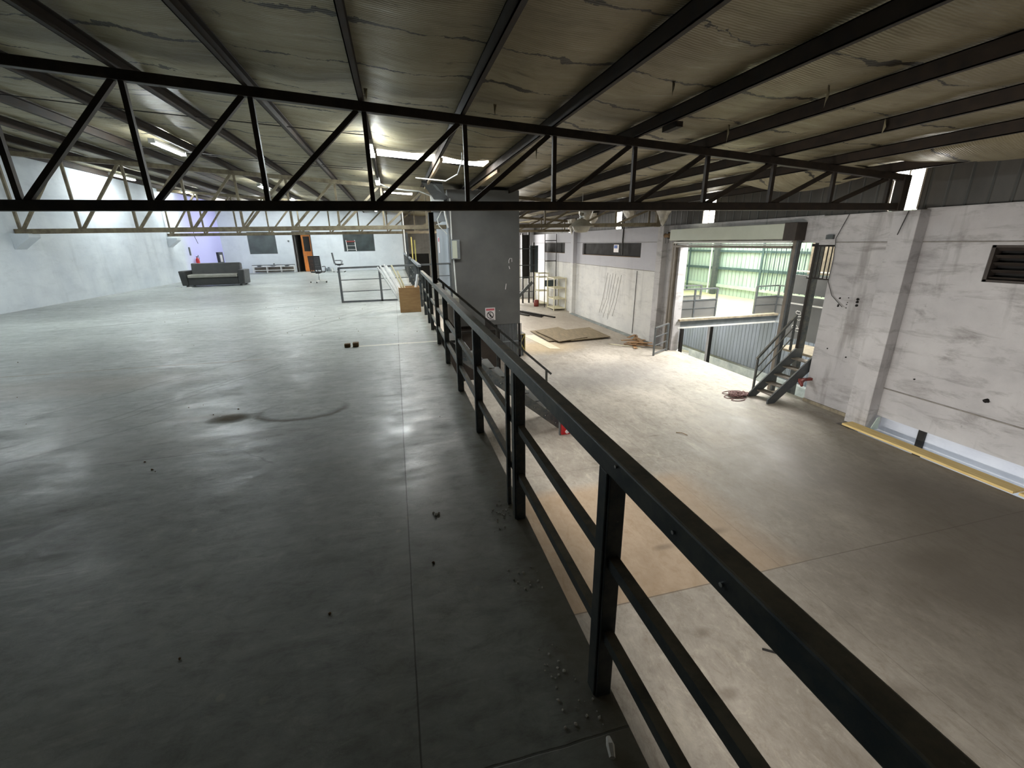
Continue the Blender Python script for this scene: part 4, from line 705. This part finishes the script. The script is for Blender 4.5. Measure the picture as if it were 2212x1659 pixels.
# ================================================================== LOWER FLOOR CLUTTER
def board(name, poly, z, th, mat, lab, cat='board', tilt=0):
    c = Vector((sum(p[0] for p in poly) / len(poly), sum(p[1] for p in poly) / len(poly), z))
    m = MB().prism([(p[0], p[1], z + (tilt * (p[0] - c.x))) for p in poly], (0, 0, th)); return tag(obj(name, m, mat, base=c), lab, cat)
board('plywood_board', [(6.35, 17.3), (8.55, 17.25), (8.9, 19.4), (6.9, 19.75)], -2.5, .03, 'old_board', 'lowest weathered plywood board of the flat stack on the lower floor')
board('plywood_board', [(6.1, 17.35), (7.5, 17.3), (7.3, 19.9), (6.0, 19.8)], -2.466, .02, 'old_board', 'weathered plywood board at the left side of the flat stack')
board('plywood_board', [(7.0, 17.05), (8.95, 17.25), (9.0, 19.6), (7.3, 19.3)], -2.442, .025, 'old_board', 'weathered plywood board at the right side of the flat stack')
board('plywood_board', [(6.4, 16.9), (7.9, 17.35), (7.5, 20.0), (6.15, 19.5)], -2.412, .025, 'old_board', 'topmost weathered plywood board of the flat stack')
board('pale_board', [(5.75, 16.2), (6.15, 16.05), (5.95, 19.0), (5.45, 19.0)], -2.5, .01, 'pale_board', 'pale fibreboard strip lying left of the plywood stack')
board('wood_strip', [(8.35, 16.2), (8.5, 16.2), (9.3, 15.2), (9.2, 15.15)], -2.5, .02, 'pale_board', 'pale wood strip on the floor left of the broken pallet', 'strip')
rp = random.Random(5)
PN = ['broken pallet slat at the %s of the heap by the pilaster' % s for s in ('bottom', 'left edge', 'right edge', 'front', 'back', 'middle', 'upper left', 'upper right', 'very top', 'far corner', 'near corner')]
for k in range(11):
    a = (-.3, 1.2, .5, -.6, 1.0, .2, -.1, .8, 1.3, .4, -.45)[k]; cx = 9.5 + (-.1, -.35, .2, -.1, .3, 0, -.2, .25, .05, .3, -.3)[k]; cy = 15.85 + (0, -.3, .1, -.5, .5, .1, .3, .55, -.1, .75, -.55)[k]; ln = rp.uniform(.38, .55); z = -2.485 + .024 * k * .8
    p = (max(8.85, min(9.94, cx - ln * math.cos(a))), cy - ln * math.sin(a), z); q = (max(8.85, min(9.94, cx + ln * math.cos(a))), cy + ln * math.sin(a), z + .004)
    tag(obj('pallet_slat', MB().bar(p, q, .13, .018), 'pallet', base=p), PN[k], 'slat', 'broken pallet slats')
for k, (p, q) in enumerate((((7.05, 25.6, -2.46), (7.85, 23.6, -2.46)), ((7.2, 26.0, -2.46), (8.02, 23.9, -2.46)), ((6.9, 25.3, -2.46), (7.3, 24.3, -2.46)), ((7.12, 25.7, -2.385), (7.9, 23.8, -2.385)), ((7.4, 26.1, -2.46), (8.5, 23.2, -2.46)))):
    tag(obj('steel_section', MB().bar(p, q, .1, .07), 'post_dark', base=p), ['left long', 'second long', 'short leftmost', 'topmost', 'rightmost, longest'][k] + ' dark steel section in the pile on the lower floor beyond the boards', 'steel section', 'dark steel sections on the lower floor')
def shelf(lab, x0, x1, y0, y1, zs, top):
    t = thing('shelving_unit', lab, 'shelf', ((x0 + x1) / 2, (y0 + y1) / 2, -2.5))
    for x in (x0, x1):
        for y in (y0, y1): obj('upright', MB().bar((x, y, -2.5), (x, y, top), .05), 'cream_shelf', t)
    for z in zs: obj('shelf_board', bx(x0, x1, y0, y1, z - .05, z), 'cream_shelf', t, bevel=.005)
shelf('cream steel shelving unit nearer the camera against the right wall', 9.35, 10.12, 25.75, 27.0, (-2.35, -1.75, -1.1, -.5), -.48)
shelf('cream steel shelving unit farther back against the right wall', 9.2, 9.9, 28.35, 29.2, (-2.35, -1.5, -.6, -.35), -.33)
lr = thing('ladder_frame', 'tall thin black ladder frame with a grey plate in front of the shelves', 'ladder', (9.7, 27.4, -2.5))
for x in (9.33, 10.1): obj('stile', MB().bar((x, 27.5, -2.5), (x, 27.5, 2.1), .04), 'post_dark', lr)
for z in (1.7, .45): obj('rung', MB().bar((9.33, 27.5, z), (10.1, 27.5, z), .05), 'post_dark', lr)
obj('plate', bx(9.35, 10.08, 27.46, 27.5, -1.15, -.75), 'crate_green', lr)
hs = thing('goods_hoist', 'dark steel goods hoist with chute in the far corner right of the lift tower', 'hoist', (8.6, 30, -2.5))
for x, z1 in ((8.1, 2.2), (8.55, 2.2), (9.0, 2.3), (9.35, 1.6)): obj('column', bx(x - .05, x + .05, 29.95, 30.05, -2.5, z1), 'post_dark', hs)
obj('mast', bx(8.5, 8.98, 30.06, 30.3, -.8, 2.1), 'post_dark', hs); obj('cabinet', bx(9.1, 9.7, 30.06, 30.4, -.4, 1.4), 'crate_green', hs)
for z in (1.2, .1, -.7, -1.7): obj('cross_bar', MB().bar((7.9, 29.94, z), (9.5, 29.94, z), .05), 'steel_grey', hs)
obj('chute', MB().bar((7.9, 29.5, -2.2), (9.05, 29.5, -1.1), .35, .08), 'steel_grey', hs); obj('chute_side', MB().bar((7.9, 29.3, -2.1), (9.05, 29.3, -1.0), .04, .2), 'steel_grey', hs)
tag(obj('red_drum', MB().lathe((8.95, 28.1, -2.5), [(0, 0), (.16, 0), (.17, .2), (.16, .42), (0, .44)], 14), 'dull_red', base=(8.95, 28.1, -2.5), smooth=True), 'dull red drum on the floor in front of the far shelving', 'drum')
# pendant lamp and torn insulation
pl = thing('pendant_lamp', 'unlit high-bay pendant lamp with a dish reflector above the lower hall', 'lamp', (6.67, 15.6 - .9, 2.1)); PY = 14.9
cx, cy = 6.38, PY
obj('housing', MB().lathe((cx, cy, 2.40), [(0, .14), (.07, .14), (.075, 0), (.05, -.04)], 14), 'chrome', pl, smooth=True); obj('reflector', MB().lathe((cx, cy, 2.0), [(.06, .36), (.16, .32), (.30, .22), (.42, .12), (.44, .10), (.41, .115), (.15, .30)], 24), 'lamp_dish', pl, smooth=True)
obj('diffuser', MB().lathe((cx, cy, 1.98), [(.33, .16), (.26, .0), (.2, -.06), (0, -.08)], 20), 'lamp_dish', pl, smooth=True); obj('cable', MB().tube([(cx, cy, 2.53), (cx + .02, cy, ROOF(cx))], .01, 6), 'conduit', pl)
def rag(lab, cx, cy, zt, w_, h_, seed, tip=0):
    rr = random.Random(seed); m = MB(); n = 16; rings = 7
    vs = []
    for i in range(rings + 1):
        f = i / rings; r = w_ * (1 - f) ** .8 + .02
        for k in range(n): a = 2 * PI * k / n; q = r * rr.uniform(.75, 1.2); vs.append((cx + q * math.cos(a) * .45 + tip * f * .3, cy + q * math.sin(a) - tip * f * .5, zt - h_ * f + rr.uniform(-.02, .02)))
    m.add(vs, [(i * n + k, i * n + (k + 1) % n, (i + 1) * n + (k + 1) % n, (i + 1) * n + k) for i in range(rings) for k in range(n)])
    tag(obj('torn_insulation', m, 'foil', base=(cx, cy, zt), subsurf=1, smooth=True), lab, 'torn insulation', 'torn roof insulation hanging along the right side')
rag('bag-shaped torn insulation hanging above the left end of the shutter box', 9.7, 15.1, 2.88, .52, .78, 1)
rag('torn insulation hanging behind the pendant lamp', 8.6, 19.6, 2.95, .6, .85, 2); rag('torn insulation hanging between the pendant lamp and the window opening', 9.5, 20.8, 2.9, .6, .55, 3); rag('torn insulation hanging at the pilaster beside the middle truss', 9.6, 17.4, 2.9, .6, .5, 4)
rag('torn insulation sagging at the head of the far pilaster', 9.7, 24.0, 2.9, .55, .9, 5)
def drape(lab, x0, x1, y0, y1, drop, seed):
    rr = random.Random(seed); m = MB(); n = 12; vs = []
    for i in range(n + 1):
        for j in range(n + 1):
            u, v = i / n, j / n; x = x0 + (x1 - x0) * u; y = y0 + (y1 - y0) * v; vs.append((x, y, ROOF(x) + .01 - drop * math.sin(PI * v) ** .8 * math.sin(PI * min(1, u * 1.0)) ** .7 + rr.uniform(-.008, .008)))
    m.add(vs, [(i * (n + 1) + j, (i + 1) * (n + 1) + j, (i + 1) * (n + 1) + j + 1, i * (n + 1) + j + 1) for i in range(n) for j in range(n)])
    struct('ceiling', m, 'ceiling', base=((x0 + x1) / 2, y0, 2.8), smooth=True)['label'] = lab
drape('sagging insulation sheet beside the near roof-edge opening', 8.3, 10.2, 7.6, 10.4, .32, 1); drape('sagging insulation sheet above the near right wall', 8.6, 10.25, 3.0, 6.9, .22, 2)
for k, (x, y, ln) in enumerate(((-.2, 7.0, .12), (3.3, 5.2, .16), (4.9, 4.6, .22), (5.0, 6.3, .25), (6.6, 5.2, .2), (1.55, 6.9, .14), (2.9, 9.2, .2))):
    z = ROOF(x) - .02; tag(obj('torn_strip', MB().add([(x, y, z), (x + .05, y + .02, z), (x + .03, y + .03, z - ln), (x + .01, y, z - ln * .8), (x + .02, y - .02, z - ln * .5)], [(0, 1, 2, 3), (0, 3, 4), (1, 4, 3, 2)]), 'ceiling', base=(x, y, z)), 'small torn strip hanging from the foil ceiling, %s from the left' % ordn([0, 3, 4, 5, 6, 1, 2][k]), 'strip', 'torn ceiling strips')
# ================================================================== SMALL DEBRIS ON THE FLOORS
tag(obj('wood_block', bx(-.93, -.84, 7.42, 7.5, 0, .055), 'rust_debris', base=(-.88, 7.46, 0), bevel=.004), 'left of two small wooden blocks at the end of the white floor line', 'block')
tag(obj('wood_block', bx(-.80, -.71, 7.42, 7.52, 0, .065), 'rust_debris', base=(-.75, 7.46, 0), bevel=.004), 'right of two small wooden blocks at the end of the white floor line', 'block')
tag(obj('crumb', MB().blobs([(.1, 2.35, .006, .013), (.12, 2.36, .006, .010), (.09, 2.375, .005, .009)], 3), 'rubble', base=(.1, 2.35, 0)), 'white crumb on the dark floor left of the second railing post', 'crumb')
tag(obj('plaster_piece', MB().tube([(.535, .85, .012), (.545, .885, .014), (.55, .91, .012)], [.010, .014, .008], 6), 'rubble', base=(.54, .87, 0)), 'finger-sized plaster piece near the slab edge at the bottom of the frame', 'plaster')
rd = random.Random(21); sp = []
for k in range(70): sp.append((rd.uniform(.42, .56), rd.choice((1.05, 1.12, 1.2, 1.7, 2.2, 2.3)) + rd.uniform(-.1, .1), .003, rd.uniform(.002, .007)))
q = tag(obj('mortar_crumbs', MB().blobs(sp, 8), 'rubble', base=(.5, 1.5, 0)), 'loose mortar crumbs scattered along the railing foot', 'crumbs'); q['kind'] = 'stuff'
sp = [(rd.uniform(-6, .3), rd.uniform(1.5, 14), .003, rd.uniform(.003, .010)) for k in range(60)]
q = tag(obj('floor_grit', MB().blobs(sp, 9), 'rust_debris', base=(-2, 6, 0)), 'dark grit scattered over the upper concrete floor', 'grit'); q['kind'] = 'stuff'
tag(obj('burnt_stick', MB().tube([(3.36, 2.7, -2.485), (3.5, 2.6, -2.485)], .012, 6), 'black_void', base=(3.4, 2.65, -2.5)), 'short burnt stick on the lower floor under the near railing', 'stick')
tag(obj('twig', MB().tube([(5.75, 7.7, -2.49), (5.85, 7.62, -2.48), (5.9, 7.5, -2.49)], .008, 5), 'rust_debris', base=(5.8, 7.6, -2.5)), 'small brown twig in the middle of the lower floor', 'twig')
